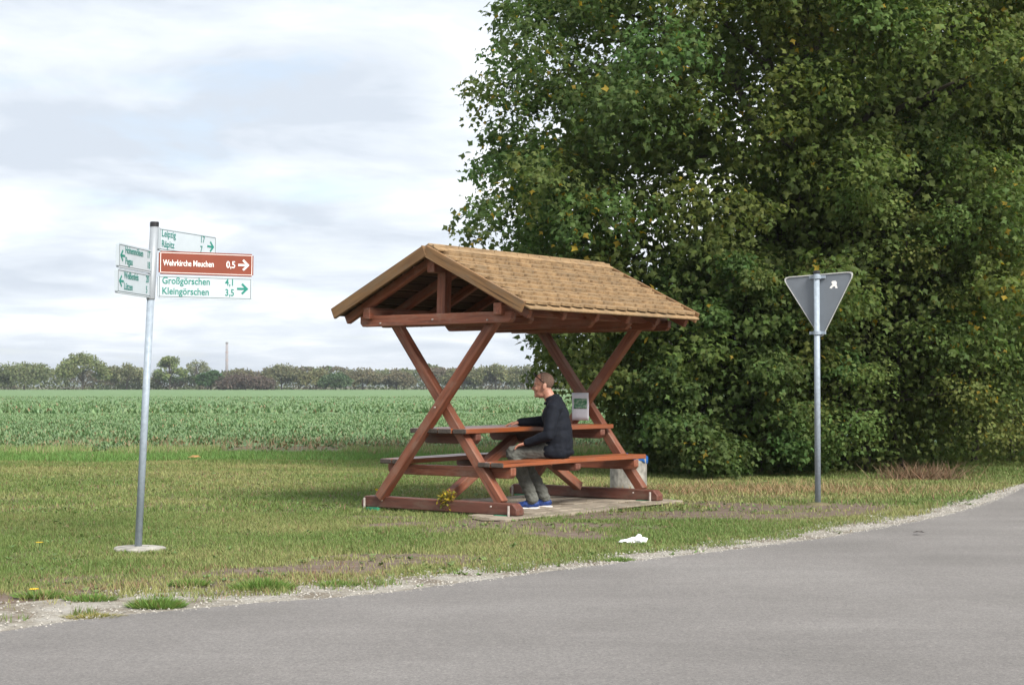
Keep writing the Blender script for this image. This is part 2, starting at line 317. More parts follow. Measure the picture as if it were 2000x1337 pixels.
for yb in (S*.48, S*.75):
    beam('tie_beam', (-T, yb, ZT+.05), (T, yb, ZT+.05), .07, .115, M_red, chamfer=.05)
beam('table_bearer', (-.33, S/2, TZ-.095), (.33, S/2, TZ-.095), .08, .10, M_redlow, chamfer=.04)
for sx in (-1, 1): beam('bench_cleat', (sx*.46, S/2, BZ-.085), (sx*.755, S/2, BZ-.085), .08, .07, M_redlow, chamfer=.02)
beam('brace', (0, .10, .14), (0, S/2-.06, TZ-.12), .09, .09, M_red, up=(1, 0, 0)); beam('brace', (0, S-.10, .14), (0, S/2+.06, TZ-.12), .09, .09, M_red, up=(1, 0, 0))
for i in range(4):
    x = -TW+.083+i*.1725; beam('table_plank', (x, -.07+.01*(i % 2), TZ-.0225), (x, 2.405-.012*(i % 3), TZ-.0225), .162, .045, M_orange, ends=M_endgrain, bow=.003)
for sx in (-1, 1):
    for i in range(2):
        x = sx*(.458+.073+i*.154); beam('bench_plank', (x, -.02, BZ-.0225), (x, 2.40, BZ-.0225), .146, .045, M_orange, ends=M_endgrain, bow=.007 if sx < 0 else .004)
# roof
roof = empty('roof'); roof.parent = shelter
SL = math.atan2(ZA-ZE, Wd); y0, y1 = -OV, S+OV
for px_, pz in ((0, ZA-.15), (-.80, ZE-.02), (.80, ZE-.02)):
    beam('purlin', (px_, y0+.06, pz), (px_, y1-.06, pz), .09, .11 if px_ else .12, M_red, roof)
ny = 6
for yr in np.linspace(y0+.14, y1-.14, ny):
    for sx in (-1, 1): beam('rafter', (sx*(Wd-.03), yr, ZE-.075), (sx*.03, yr, ZA-.075-.0), .06, .085, M_red, roof)
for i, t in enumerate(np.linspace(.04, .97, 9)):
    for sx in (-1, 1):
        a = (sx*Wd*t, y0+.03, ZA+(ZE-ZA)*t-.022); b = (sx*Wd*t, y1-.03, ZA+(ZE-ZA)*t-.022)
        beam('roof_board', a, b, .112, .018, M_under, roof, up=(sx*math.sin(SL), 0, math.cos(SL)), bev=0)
for yy, sg in ((y0, -1), (y1, 1)):
    for sx in (-1, 1):
        off = .0 if sx > 0 else .0025*sg
        beam('barge_board', (sx*(Wd+.01), yy+sg*.018+off, ZE-.018), (0-sx*.012*0, yy+sg*.018+off, ZA-.013), .034, .108, M_brown, roof, bev=.004)
# shingles with rounded tails
def shingle_mesh(wd, ln, th):
    pr = [(-wd/2, ln), (wd/2, ln), (wd/2, ln*.30), (wd*.43, ln*.14), (wd*.26, ln*.03), (0, 0), (-wd*.26, ln*.03), (-wd*.43, ln*.14), (-wd/2, ln*.30)]
    bm = bmesh.new(); a = [bm.verts.new((x, y, th)) for x, y in pr]; b = [bm.verts.new((x, y, 0)) for x, y in pr]; n = len(pr)
    bm.faces.new(a[::-1]); bm.faces.new(b)
    for i in range(n): bm.faces.new((a[i], b[i], b[(i+1) % n], a[(i+1) % n]))
    bmesh.ops.recalc_face_normals(bm, faces=bm.faces); me = D.meshes.new('shingle'); bm.to_mesh(me); bm.free(); me.materials.append(M_shingle); return me
slope_len = math.hypot(Wd, ZA-ZE); rows = 13; exp_ = (slope_len+.02)/rows; cols = 16; pitch = (y1-y0-.02)/cols
sh_me = [shingle_mesh(pitch-.004*k_-.003, exp_*1.9, .025+.005*k_) for k_ in range(3)]
def shingle_at(sx, r, c):
    s = slope_len+.03-r*exp_; yc = y0+.01+pitch*(c+.5+(.5 if r % 2 else 0))
    if yc > y1-.02-pitch*.3: return None
    a = SL-math.atan2(.017, exp_)*.9
    nrm = Vector((sx*math.sin(SL), 0, math.cos(SL))); upv = Vector((-sx*math.cos(SL), 0, math.sin(SL)))
    P = Vector((0, 0, ZA))-upv*s+nrm*(.004+random.uniform(0, .004)); P.x += K*P.z; P.y = yc+random.uniform(-.004, .004); P -= upv*random.uniform(-.004, .004)
    tilt = math.atan2(.024, exp_)*1.0
    up2 = (upv*math.cos(tilt)-nrm*math.sin(tilt)).normalized(); n2 = (nrm*math.cos(tilt)+upv*math.sin(tilt)).normalized()
    xa = up2.cross(n2).normalized(); M = Matrix((xa, up2, n2)).transposed().to_4x4(); M.translation = P+n2*.020
    return M @ Matrix.Rotation(random.uniform(-.008, .008), 4, 'Z') @ Matrix.Rotation(random.uniform(-.02, .02), 4, 'Y')
for r in range(rows):
    for c in range(-1, cols):
        M = shingle_at(1, r, c)
        if M is None or (c < 0 and r % 2 == 0): continue
        if c < 0: continue
        o = D.objects.new('shingle', sh_me[(r*7+c*3) % 3]); o.matrix_basis = M; link(o, roof)
bm = bmesh.new()
for r in range(rows):
    for c in range(cols):
        M = shingle_at(-1, r, c)
        if M is None: continue
        t = bmesh.new(); t.from_mesh(sh_me[(r+c) % 3]); t.transform(M); mm = D.meshes.new('tmp'); t.to_mesh(mm); t.free(); bm.from_mesh(mm); D.meshes.remove(mm)
tag(bm_obj('shingle_slope', bm, M_shingle, roof), kind='stuff')
beam('ridge_board', (0.055, y0+.02, ZA+.022), (.055, y1-.02, ZA+.022), .15, .022, M_shingle, roof, up=(math.sin(SL), 0, math.cos(SL)))
beam('ridge_board', (-.06, y0+.02, ZA+.020), (-.06, y1-.02, ZA+.020), .14, .022, M_shingle, roof, up=(-math.sin(SL), 0, math.cos(SL)))
beam('eave_board', (Wd+.012, y0+.02, ZE-.012), (Wd+.012, y1-.02, ZE-.012), .10, .022, M_shingle, roof, up=(math.sin(SL), 0, math.cos(SL)))
# paving under the shelter
PADP = np.array([(.66, -.34), (.90, -.46), (1.08, -.40), (1.12, 0), (1.06, .7), (1.12, 1.5), (1.14, 2.1), (1.02, 2.7), (.2, 2.85), (-.6, 2.75), (-.9, 1.5), (-.55, .55), (.0, .10), (.45, -.02)])
def in_pad(lp):
    c = np.zeros(len(lp), bool)
    for a, b in zip(PADP, np.roll(PADP, -1, 0)): c ^= ((a[1] > lp[:, 1]) != (b[1] > lp[:, 1])) & (lp[:, 0] < (b[0]-a[0])*(lp[:, 1]-a[1])/(b[1]-a[1]+1e-9)+a[0])
    return c
pad = poly_obj('paved_pad', [loc2w(*q) for q in resample(np.vstack([PADP, PADP[:1]]), .12)[:-1]+rng.normal(size=(len(resample(np.vstack([PADP, PADP[:1]]), .12))-1, 2))*.02], .014, M_sand)
def paver_mat():
    m, n, l, p = mat('sandy_paver'); c = ramp(n, l, tnoise(n, l, 9, 6, .65, rnd=True), [(.3, (.14, .115, .085)), (.5, (.235, .198, .152)), (.7, (.295, .255, .20))])
    l.new(objvar(n, l, c, .16), p.inputs['Base Color']); p.inputs['Roughness'].default_value = .95; bump(n, l, p, tnoise(n, l, 60, 4, .7), .5, .004); return m
M_paver = paver_mat(); bm = bmesh.new(); bmesh.ops.create_cube(bm, size=1, matrix=Matrix.Diagonal((.192, .192, .03, 1)))
bmesh.ops.bevel(bm, geom=[e for e in bm.edges], offset=.006, segments=1, affect='EDGES'); pme = D.meshes.new('paver'); bm.to_mesh(pme); bm.free(); pme.materials.append(M_paver)
for i in range(-6, 7):
    for j in range(-2, 14):
        x = i*.2; y = j*.2+(.1 if i % 2 else 0)
        if not in_pad(np.array([[x+(.06 if x > 0 else -.06), y-.05]]))[0] or random.random() < .05: continue
        p = loc2w(x, y); o = D.objects.new('paver', pme); o.location = (p[0], p[1], .008+random.uniform(-.004, .004)); o.rotation_euler = (random.uniform(-.015, .015), random.uniform(-.015, .015), SYAW+random.uniform(-.015, .015)); link(o, pad)
# notice sheet on the far crossing
notice = empty('notice_sheet', loc2w(.02+K*1.0, S-.135).tolist()+[.985], SYAW)
tag(notice, 'white paper notice with a green landscape picture, fixed where the far legs cross', 'notice')
def sheet(name, wd, hg, z0, y, m, parent, warp=.006):
    n = 8; xs = np.linspace(-wd/2, wd/2, n+1); zs = np.linspace(z0-hg/2, z0+hg/2, n+1); V = []; Fc = []
    for z in zs:
        for x in xs: V.append((x, y+warp*math.sin(x*19+z*9)*.6+warp*.5*math.sin(z*31+1), z))
    for j in range(n):
        for i in range(n): q = j*(n+1)+i; Fc.append((q, q+1, q+n+2, q+n+1))
    o = obj(name, arr_mesh(name, V, Fc, smooth=True), m, parent); md = o.modifiers.new('t', 'SOLIDIFY'); md.thickness = .001; return o
sheet('paper', .212, .29, 0, 0, M_paper, notice); sheet('picture', .165, .108, .03, -.003, M_pic, notice)
# ------------------------------------------------------------------ concrete waste bin behind the far bench
def lathe(prof, seg=28, cap=True):
    bm = bmesh.new(); rings = [[bm.verts.new((r*math.cos(2*math.pi*i/seg), r*math.sin(2*math.pi*i/seg), z)) for i in range(seg)] for r, z in prof]
    for a, b in zip(rings[:-1], rings[1:]):
        for i in range(seg): bm.faces.new((a[i], a[(i+1) % seg], b[(i+1) % seg], b[i]))
    if cap: bm.faces.new(rings[0][::-1]); bm.faces.new(rings[-1])
    return bm
bp = gp(1227, 957); bin_ = empty('waste_bin', (bp[0], bp[1], 0)); tag(bin_, 'round grey concrete waste bin with a blue bag, behind the far end of the bench', 'waste bin')
bm_obj('tub', lathe([(.205, 0), (.212, .02), (.212, .385), (.205, .40), (.185, .40), (.18, .10), (.01, .09)]), M_concrete, bin_, smooth=False)
bag = lathe([(.183, .32), (.186, .395), (.200, .408), (.216, .400), (.220, .375), (.216, .368)], 28, False)
for v in bag.verts:
    a = math.atan2(v.co.y, v.co.x); v.co += Vector((math.cos(a), math.sin(a), 0))*.012*math.sin(a*9+v.co.z*40); v.co.z += .008*math.sin(a*5)+.006*math.sin(a*13)
    if v.co.z < .385: v.co.z -= .05*max(0, math.cos(a+.2))**2
bm_obj('bag', bag, M_blue, bin_, smooth=True)

# ------------------------------------------------------------------ yield sign seen from behind
yp = gp(1596, 985); ysign = empty('yield_sign', (yp[0], yp[1], 0)); tag(ysign, 'triangular road sign seen from its grey back on a galvanised pole before the hedge', 'road sign')
ytop = CH+(HOR-534)/F*yp[1]
bm_obj('pole', lathe([(.030, -.02), (.030, ytop)], 20), M_galv, ysign, smooth=True)
bm_obj('cap', lathe([(.036, ytop+.001), (.036, ytop+.022), (.028, ytop+.03)], 20), M_black, ysign)
A = .765; hgt = .655; cr = .045
def tri_pts(w_, h_, r, top):
    cs = [(-w_/2, top), (w_/2, top), (0, top-h_)]; pts = []
    for i in range(3):
        p = Vector(cs[i]); a = (Vector(cs[i-1])-p).normalized(); b = (Vector(cs[(i+1) % 3])-p).normalized()
        for t in (0, .25, .5, .75, 1): q = (a*(1-t)**2+b*t**2)*r*1.3; pts.append(p+q)
    return pts
def plate(name, pts, y, th, m, parent, M):
    bm = bmesh.new(); a = [bm.verts.new((p[0], y, p[1])) for p in pts]; b = [bm.verts.new((p[0], y+th, p[1])) for p in pts]; n = len(pts); bm.faces.new(a); bm.faces.new(b[::-1])
    for i in range(n): bm.faces.new((a[i], b[i], b[(i+1) % n], a[(i+1) % n]))
    bmesh.ops.recalc_face_normals(bm, faces=bm.faces); return bm_obj(name, bm, m, parent, M)
MY = Matrix.Rotation(R(-31), 4, 'Z') @ Matrix.Translation((0.005, 0, ytop-.03)) @ Matrix.Rotation(R(-2.6), 4, 'Y')
plate('sign_plate', tri_pts(A, hgt, .06, .02), .036, .004, M_signback, ysign, MY)
rim = bmesh.new(); po = tri_pts(A+.012, hgt+.012, .06, .026); pi = tri_pts(A-.010, hgt-.008, .06, .016)
for ya, yb_ in ((.026, .043),):
    vo = [[rim.verts.new((p[0], y, p[1])) for p in P] for P, y in ((po, ya), (po, yb_), (pi, yb_), (pi, ya))]
    n = len(po)
    for k_ in range(4):
        for i in range(n): rim.faces.new((vo[k_][i], vo[k_][(i+1) % n], vo[(k_+1) % 4][(i+1) % n], vo[(k_+1) % 4][i]))
bmesh.ops.recalc_face_normals(rim, faces=rim.faces); bm_obj('rim', rim, M_edge, ysign, MY)
for zc in (ytop-.035, ytop-.60):
    bm = lathe([(.036, -.018), (.042, -.018), (.042, .018), (.036, .018)], 20, False); bm_obj('clamp', bm, M_galv, ysign, Matrix.Translation((0, 0, zc)))
    bm = bmesh.new(); bmesh.ops.create_cube(bm, size=1, matrix=Matrix.Diagonal((.17, .02, .028, 1))); bm_obj('clamp_bar', bm, M_galv, ysign, Matrix.Rotation(R(-31), 4, 'Z') @ Matrix.Translation((0, .02, zc)))
stk = [(-.02, .055), (-.005, .066), (.02, .066), (.032, .05), (.028, .03), (.036, 0), (.018, -.002), (.01, .018), (-.006, .014), (-.018, 0), (-.036, .004), (-.03, .018), (-.008, .035)]
plate('sticker', [(p[0]*1.15+.155, p[1]*1.15-.13) for p in stk], .0335, .002, M_signwhite, ysign, MY)
bm_obj('soil_collar', lathe([(.16, -.01), (.10, .022), (.036, .03)], 16), M_lawn, ysign)

# ------------------------------------------------------------------ cycle route signpost
pp = gp(272, 1072); post = empty('direction_signpost', (pp[0], pp[1], 0)); tag(post, 'leaning metal signpost with brown and white direction panels on a round concrete foot', 'signpost')
ptop = CH+(HOR-434)/F*pp[1]; LEAN = Matrix.Shear('XZ', 4, (0, 0)) if False else Matrix(((1, 0, .044, 0), (0, 1, 0, 0), (0, 0, 1, 0), (0, 0, 0, 1)))
def leaned(bm): bm.transform(LEAN); return bm
bm_obj('pole', leaned(lathe([(.0265, -.02), (.0265, 1.85)], 20)), M_galv, post, smooth=True)
bm_obj('sleeve', leaned(lathe([(.029, 1.835), (.031, 1.845), (.031, ptop-.03)], 20)), M_sleeve, post, smooth=True)
bm_obj('cap', leaned(lathe([(.033, ptop-.03), (.033, ptop), (.03, ptop+.006)], 20)), M_black, post)
ft = lathe([(.19, -.03), (.185, .014), (.17, .022), (.10, .026), (.03, .028)], 40)
for v in ft.verts:
    a_ = math.atan2(v.co.y, v.co.x); v.co.x *= 1+.06*math.sin(a_*3+1)+.04*math.sin(a_*7); v.co.y *= 1+.05*math.sin(a_*4)
bm_obj('foot', ft, M_concrete, post)
def text_mesh(s, size, sx=.8):
    cu = D.curves.new('t', 'FONT'); cu.body = s; cu.size = size; cu.extrude = .0006; cu.resolution_u = 3; cu.offset = size*.012
    o = D.objects.new('t', cu); C.objects.link(o); bpy.context.view_layer.update()
    me = D.meshes.new_from_object(o.evaluated_get(bpy.context.evaluated_depsgraph_get())); D.objects.remove(o)
    me.transform(Matrix.Rotation(R(90), 4, 'X') @ Matrix.Diagonal((sx, 1, 1, 1))); return me
def box_bm(x0, x1, z0, z1, ya, yb_):
    bm = bmesh.new(); bmesh.ops.create_cube(bm, size=1, matrix=Matrix.Translation(((x0+x1)/2, (ya+yb_)/2, (z0+z1)/2)) @ Matrix.Diagonal((x1-x0, yb_-ya, z1-z0, 1))); return bm
def panel(px0, zc, ang, Lp, lines, mface, mtext, nums, arrow, label, droop=0, pos=None, hp=.170):
    z = zc; base = pos if pos is not None else Vector((.044*z, 0, 0))
    M = Matrix.Translation((base[0], base[1], z)) @ Matrix.Rotation(ang, 4, 'Z') @ Matrix.Rotation(droop, 4, 'Y')
    x0, x1 = px0, px0+Lp; bm = box_bm(x0, x1, -hp/2, hp/2, -.012, .012); bmesh.ops.bevel(bm, geom=[e for e in bm.edges if abs((e.verts[0].co-e.verts[1].co).y) > .01], offset=.012, segments=2, affect='EDGES')
    P = bm_obj('sign_panel', bm, mface, post, M); P['label'] = label
    def sub(n, me, m, mat4): me.materials.clear(); return obj(n, me, m, P, mat4)
    for i, s in enumerate(lines):
        nl = len(lines); zb = (.022 if i == 0 else -.055) if nl == 2 else -.022
        xs = x0+.03 if arrow > 0 else x0+.115
        sub('lettering', text_mesh(s, .072 if nl == 2 else .062, .84 if nl == 2 else .68), mtext, Matrix.Translation((xs, -.0135, zb)))
    for i, s in enumerate(nums):
        zb = (.022 if i == 0 else -.055) if len(nums) == 2 else -.024
        sub('distance_number', text_mesh(s, .072, .8), mtext, Matrix.Translation((x1-.205 if arrow > 0 else x1-.09, -.0135, zb)))
    c = x1-.075 if arrow > 0 else x0+.07; am = bmesh.new()
    for q in ((0, 0, 0), (R(45), .018, .016), (R(-45), .018, -.016)):
        t = box_bm(-.04, .04, -.0075, .0075, -.001, .001) if q[0] == 0 else box_bm(-.03, .03, -.0075, .0075, -.0008, .0008)
        t.transform(Matrix.Translation((q[1], 0, q[2])) @ Matrix.Rotation(q[0], 4, 'Y')); tm = D.meshes.new('x'); t.to_mesh(tm); t.free(); am.from_mesh(tm); D.meshes.remove(tm)
    if arrow < 0: am.transform(Matrix.Rotation(R(180), 4, 'Z'))
    bm_obj('arrow', am, M_signwhite if mtext is M_signwhite else M_green, P, Matrix.Translation((c, -.0135, 0)))
    bb = bmesh.new(); e = .010; t_ = .004
    for (a, b, c_, d_) in ((x0+e, x1-e, hp/2-e-t_, hp/2-e), (x0+e, x1-e, -hp/2+e, -hp/2+e+t_), (x0+e, x0+e+t_, -hp/2+e, hp/2-e), (x1-e-t_, x1-e, -hp/2+e, hp/2-e)):
        t = box_bm(a, b, c_, d_, -.0133, -.0118); tm = D.meshes.new('x'); t.to_mesh(tm); t.free(); bb.from_mesh(tm); D.meshes.remove(tm)
    bm_obj('border', bb, M_signwhite if mtext is M_signwhite else M_black_line, P); return P
panel(.045, 2.112, R(20), .70, ['Wehrkirche Meuchen'], M_brownsign, M_signwhite, ['0,5'], 1, 'brown panel with white lettering and arrow', R(.5))
panel(.045, 1.934, R(20), .70, ['Großgörschen', 'Kleingörschen'], M_white, M_green, ['4,1', '3,5'], 1, 'lower right white panel with green lettering', R(.5))
panel(.045, 2.288, R(64), .70, ['Leipzig', 'Räpitz'], M_white, M_greenpale, ['17', '7'], 1, 'upper white panel turned away', R(.8))
lx = math.cos(R(82))*.66; ly = math.sin(R(82))*.66
for zc, ls, nm, lb in ((2.112, ['Hohenmölsen', 'Pegau'], ['17', '18'], 'upper left white panel pointing towards the viewer'), (1.934, ['Weißenfels', 'Lützen'], ['20', '5'], 'lower left white panel pointing towards the viewer')):
    panel(0, zc, R(82), .625, ls, M_white, M_greenpale, nm, -1, lb, 0, (.044*zc-lx-.006, -ly))

# ------------------------------------------------------------------ seated person
from mathutils import noise as mnoise
def part_bm(parts):
    bm = bmesh.new()
    for p in parts:
        if p[0] == 'e':                     # ellipsoid: centre, radii, optional euler
            M = Matrix.Translation(p[1]) @ (Euler(p[3]).to_matrix().to_4x4() if len(p) > 3 else Matrix.Identity(4)) @ Matrix.Diagonal((*p[2], 1)); bmesh.ops.create_icosphere(bm, subdivisions=3, radius=1, matrix=M)
        else:                               # tapered capsule chain of (point, radius)
            ch = p[1]
            for (a, ra), (b, rb) in zip(ch[:-1], ch[1:]):
                a = Vector(a); b = Vector(b); d = b-a
                bmesh.ops.create_icosphere(bm, subdivisions=2, radius=ra, matrix=Matrix.Translation(a)); bmesh.ops.create_icosphere(bm, subdivisions=2, radius=rb, matrix=Matrix.Translation(b))
                if d.length > 1e-4: bmesh.ops.create_cone(bm, cap_ends=True, segments=16, radius1=ra, radius2=rb, depth=d.length, matrix=Matrix.Translation((a+b)/2) @ d.to_track_quat('Z', 'Y').to_matrix().to_4x4())
    return bm
def blob(name, parts, voxel, m, parent, smooth=4, fold=0, fscale=9):
    bm = part_bm(parts); me = D.meshes.new('t'); bm.to_mesh(me); bm.free(); o = D.objects.new('t', me); C.objects.link(o)
    r = o.modifiers.new('r', 'REMESH'); r.mode = 'VOXEL'; r.voxel_size = voxel
    s = o.modifiers.new('s', 'SMOOTH'); s.iterations = smooth; s.factor = .5
    bpy.context.view_layer.update(); nm = D.meshes.new_from_object(o.evaluated_get(bpy.context.evaluated_depsgraph_get())); D.objects.remove(o); nm.name = name; nm.materials.clear()
    if fold:
        ns = [v.normal.copy() for v in nm.vertices]
        for v, nv in zip(nm.vertices, ns):
            q = v.co*fscale; f = mnoise.noise(Vector((q.x*.8, q.y*.8, q.z*1.8)))+.5*mnoise.noise(Vector((q.x*2+q.z*2.4, q.y*2, q.z*3.1-q.x))); v.co += nv*f*fold
    for p in nm.polygons: p.use_smooth = True
    return obj(name, nm, m, parent)
M_skin, n_, l_, p_ = mat('skin'); l_.new(ramp(n_, l_, tnoise(n_, l_, 16, 4, .6), [(.35, (.40, .185, .125)), (.65, (.52, .27, .19))]), p_.inputs['Base Color']); p_.inputs['Roughness'].default_value = .5; p_.inputs['Subsurface Weight'].default_value = .08; p_.inputs['Subsurface Radius'].default_value = (.012, .005, .003)
M_jacket = plain('navy_jacket_cloth', (.008, .010, .016), .8, 0, .25, 30, .2, .3); M_trouser = plain('grey_trouser_cloth', (.115, .118, .105), .9, 0, .18, 40, .2, .4)
M_shoe = plain('blue_shoe_mesh', (.013, .038, .16), .6, 0, .45, 40, .4, .3); M_sole = plain('white_shoe_sole', (.70, .66, .62), .6, 0, .08); M_hair = plain('short_brown_hair', (.175, .112, .085), .95, 0, .6, 240, .2, .6); M_lens = plain('dark_lens', (.008, .008, .01), .12, 0, .1)
man = empty('person', (.425, 15.42, 0), R(-9)); tag(man, 'person in navy jacket, grey trousers and blue shoes seated at the shelter table', 'person')
def hand(wrist, d, nrm, side, curl, spread=.16):
    w_ = Vector(wrist); d = Vector(d).normalized(); nrm = Vector(nrm); nrm = (nrm-d*nrm.dot(d)).normalized(); a = d.cross(nrm).normalized()*side; P = []
    P.append(('c', [(w_, .026), (w_+d*.03, .024)]))
    for q in (-.028, -.010, .010, .028): P.append(('c', [(w_+d*.02+a*q*.7, .017), (w_+d*.085+a*q*1.15, .0135)]))
    for k_, (q, ln) in enumerate(((.031, .070), (.0105, .080), (-.0105, .074), (-.031, .058))):
        b = w_+d*.086+a*q*1.12; f1 = (d+a*q/.03*spread-nrm*curl*.5).normalized(); f2 = (f1-nrm*curl).normalized(); m1 = b+f1*ln*.5; P.append(('c', [(b, .0105), (m1, .0095), (m1+f2*ln*.5, .0078)]))
    t0 = w_+d*.028+a*.028; t1 = t0+(d*.7+a*.75-nrm*.2).normalized()*.042; P.append(('c', [(t0, .016), (t1, .0115), (t1+(d*.95+a*.25-nrm*.3).normalized()*.034, .009)])); return P
LS, LE, LW = (0, -.195, .985), (-.03, -.262, .735), (-.245, -.200, .655)
RS, RE, RW = (-.01, .195, .985), (-.14, .265, .850), (-.385, .238, .842)
HD = Vector((-.115, 0, 1.245))
body = [('e', (.03, 0, .60), (.115, .155, .10)), ('e', (.035, 0, .745), (.105, .145, .14)), ('e', (.0, 0, .90), (.115, .165, .14)), ('c', [((0, -.165, .99), .06), ((0, .165, .99), .06)]),
    ('c', [((-.085, 0, 1.14), .054), ((-.055, 0, 1.08), .056), ((-.02, 0, 1.0), .065)]),
    ('e', HD, (.096, .076, .086)), ('e', (-.148, 0, 1.19), (.058, .060, .092)), ('e', (-.145, 0, 1.128), (.056, .050, .046)), ('e', (-.110, 0, 1.165), (.065, .060, .065)), ('e', (-.192, 0, 1.106), (.021, .026, .018)),
    ('c', [((-.203, 0, 1.213), .009), ((-.226, 0, 1.174), .0125)]), ('c', [((-.216, -.011, 1.168), .009), ((-.216, .011, 1.168), .009)]), ('c', [((-.196, -.040, 1.226), .012), ((-.203, 0, 1.224), .011), ((-.196, .040, 1.226), .012)]),
    ('c', [((-.199, -.017, 1.142), .0085), ((-.206, 0, 1.143), .009), ((-.199, .017, 1.142), .0085)]), ('c', [((-.197, -.014, 1.130), .0085), ((-.202, 0, 1.130), .009), ((-.197, .014, 1.130), .0085)]),
    ('e', (-.185, -.035, 1.175), (.024, .022, .022)), ('e', (-.185, .035, 1.175), (.024, .022, .022)),
    ('e', (-.100, -.079, 1.195), (.021, .009, .033), (0, .25, .35)), ('e', (-.100, .079, 1.195), (.021, .009, .033), (0, .25, -.35)),
    ('c', [(LS, .052), (LE, .042), (LW, .028)]), ('c', [(RS, .052), (RE, .042), (RW, .028)]),
    ('c', [((.03, -.09, .580), .075), ((-.40, -.115, .556), .054), ((-.215, -.10, .12), .038)]), ('c', [((.03, .09, .580), .075), ((-.39, .115, .556), .054), ((-.125, .13, .12), .038)])]
body += hand(LW, (-.88, .32, -.22), (-.25, 0, 1), 1, .75, .3) + hand(RW, (-1, -.10, -.12), (-.05, 0, 1), -1, .35, .1)
blob('body', body, .0065, M_skin, man, 3)
G_ = .022
jac = [('e', (.030, 0, .610), (.134, .168, .105)), ('e', (.028, 0, .735), (.126, .162, .15)), ('e', (.0, 0, .90), (.134, .182, .155)), ('c', [((.004, -.165, .985), .080), ((-.005, 0, 1.02), .082), ((.004, .165, .985), .080)]),
    ('c', [((-.028, 0, 1.055), .074), ((-.01, 0, 1.02), .09)]), ('c', [(LS, .071), (LE, .059), (LW, .042)]), ('c', [(RS, .076), (RE, .060), (RW, .042)]), ('e', (.015, 0, .560), (.165, .188, .062)), ('c', [((.026, -.045, .60), .140), ((.018, -.045, .82), .132)]), ('c', [((.026, .045, .60), .140), ((.018, .045, .82), .132)]), ('c', [((.06, -.12, .56), .07), ((-.06, -.12, .575), .07)])]
blob('jacket', jac, .009, M_jacket, man, 3, .006, 9)
col_bm = [('c', [((-.082, -.052, 1.072), .014), ((-.045, -.067, 1.092), .014), ((.005, -.05, 1.108), .014), ((.025, 0, 1.112), .014), ((.005, .05, 1.108), .014), ((-.045, .067, 1.092), .014), ((-.082, .052, 1.072), .014)]), ('c', [((-.10, -.045, 1.03), .014), ((-.04, -.07, 1.06), .018), ((.03, -.05, 1.075), .02), ((.045, 0, 1.08), .02), ((.03, .05, 1.075), .02), ((-.04, .07, 1.06), .018), ((-.10, .045, 1.03), .014)])]
blob('collar', col_bm, .007, M_jacket, man, 2)
trs = [('e', (.01, 0, .585), (.14, .168, .075)), ('c', [((.02, -.09, .583), .087), ((-.405, -.115, .552), .072), ((-.30, -.108, .32), .064), ((-.215, -.10, .115), .062)]), ('c', [((.02, .09, .583), .087), ((-.395, .115, .552), .072), ((-.25, .122, .32), .064), ((-.125, .13, .115), .060)])]
blob('trousers', trs, .008, M_trouser, man, 2, .011, 13)
for ax, ay in ((-.215, -.10), (-.125, .13)):
    s = blob('shoe', [('e', (ax+.02, ay, .062), (.05, .038, .042)), ('c', [((ax+.02, ay, .055), .036), ((ax-.06, ay, .055), .042), ((ax-.15, ay, .040), .034)]), ('c', [((ax+.005, ay, .095), .040), ((ax-.03, ay, .082), .040)])], .006, M_shoe, man, 3)
    blob('sole', [('e', (ax+.005, ay, .022), (.075, .041, .018)), ('e', (ax-.10, ay, .022), (.092, .046, .016))], .005, M_sole, s, 2)
bm = bmesh.new(); bmesh.ops.create_icosphere(bm, subdivisions=5, radius=1, matrix=Matrix.Translation(HD) @ Matrix.Diagonal((.0985, .0785, .0885, 1)))
kill = [f for f in bm.faces for c in [f.calc_center_median()] if not ((c.z > 1.262 and c.x > -.160+.35*max(0, 1.32-c.z)+.018*abs(math.sin(c.y*38))) or (c.z > 1.205 and c.x > -.112) or (c.z > 1.165 and c.x > -.078))]
bmesh.ops.delete(bm, geom=kill, context='FACES')
for v in bm.verts: v.co += (v.co-HD).normalized()*.0025*mnoise.noise(v.co*90)
ho = bm_obj('hair', bm, M_hair, man, smooth=True); md = ho.modifiers.new('t', 'SOLIDIFY'); md.thickness = .004; md.offset = -1
gl = blob('sunglasses', [('c', [((-.190, -.066, 1.300), .007), ((-.208, 0, 1.298), .006), ((-.190, .066, 1.300), .007)]), ('c', [((-.185, -.070, 1.296), .0055), ((-.105, -.086, 1.232), .005)]), ('c', [((-.185, .070, 1.296), .0055), ((-.105, .086, 1.232), .005)]), ('e', (-.203, -.035, 1.312), (.010, .028, .020), (0, -.5, 0)), ('e', (-.203, .035, 1.312), (.010, .028, .020), (0, -.5, 0))], .004, M_lens, man, 1)
for sy in (-1, 1):
    bm = bmesh.new(); bmesh.ops.create_icosphere(bm, subdivisions=2, radius=.0125, matrix=Matrix.Translation((-.1935, sy*.032, 1.2045))); bm_obj('eye', bm, plain('eye', (.20, .13, .10), .2), man, smooth=True)

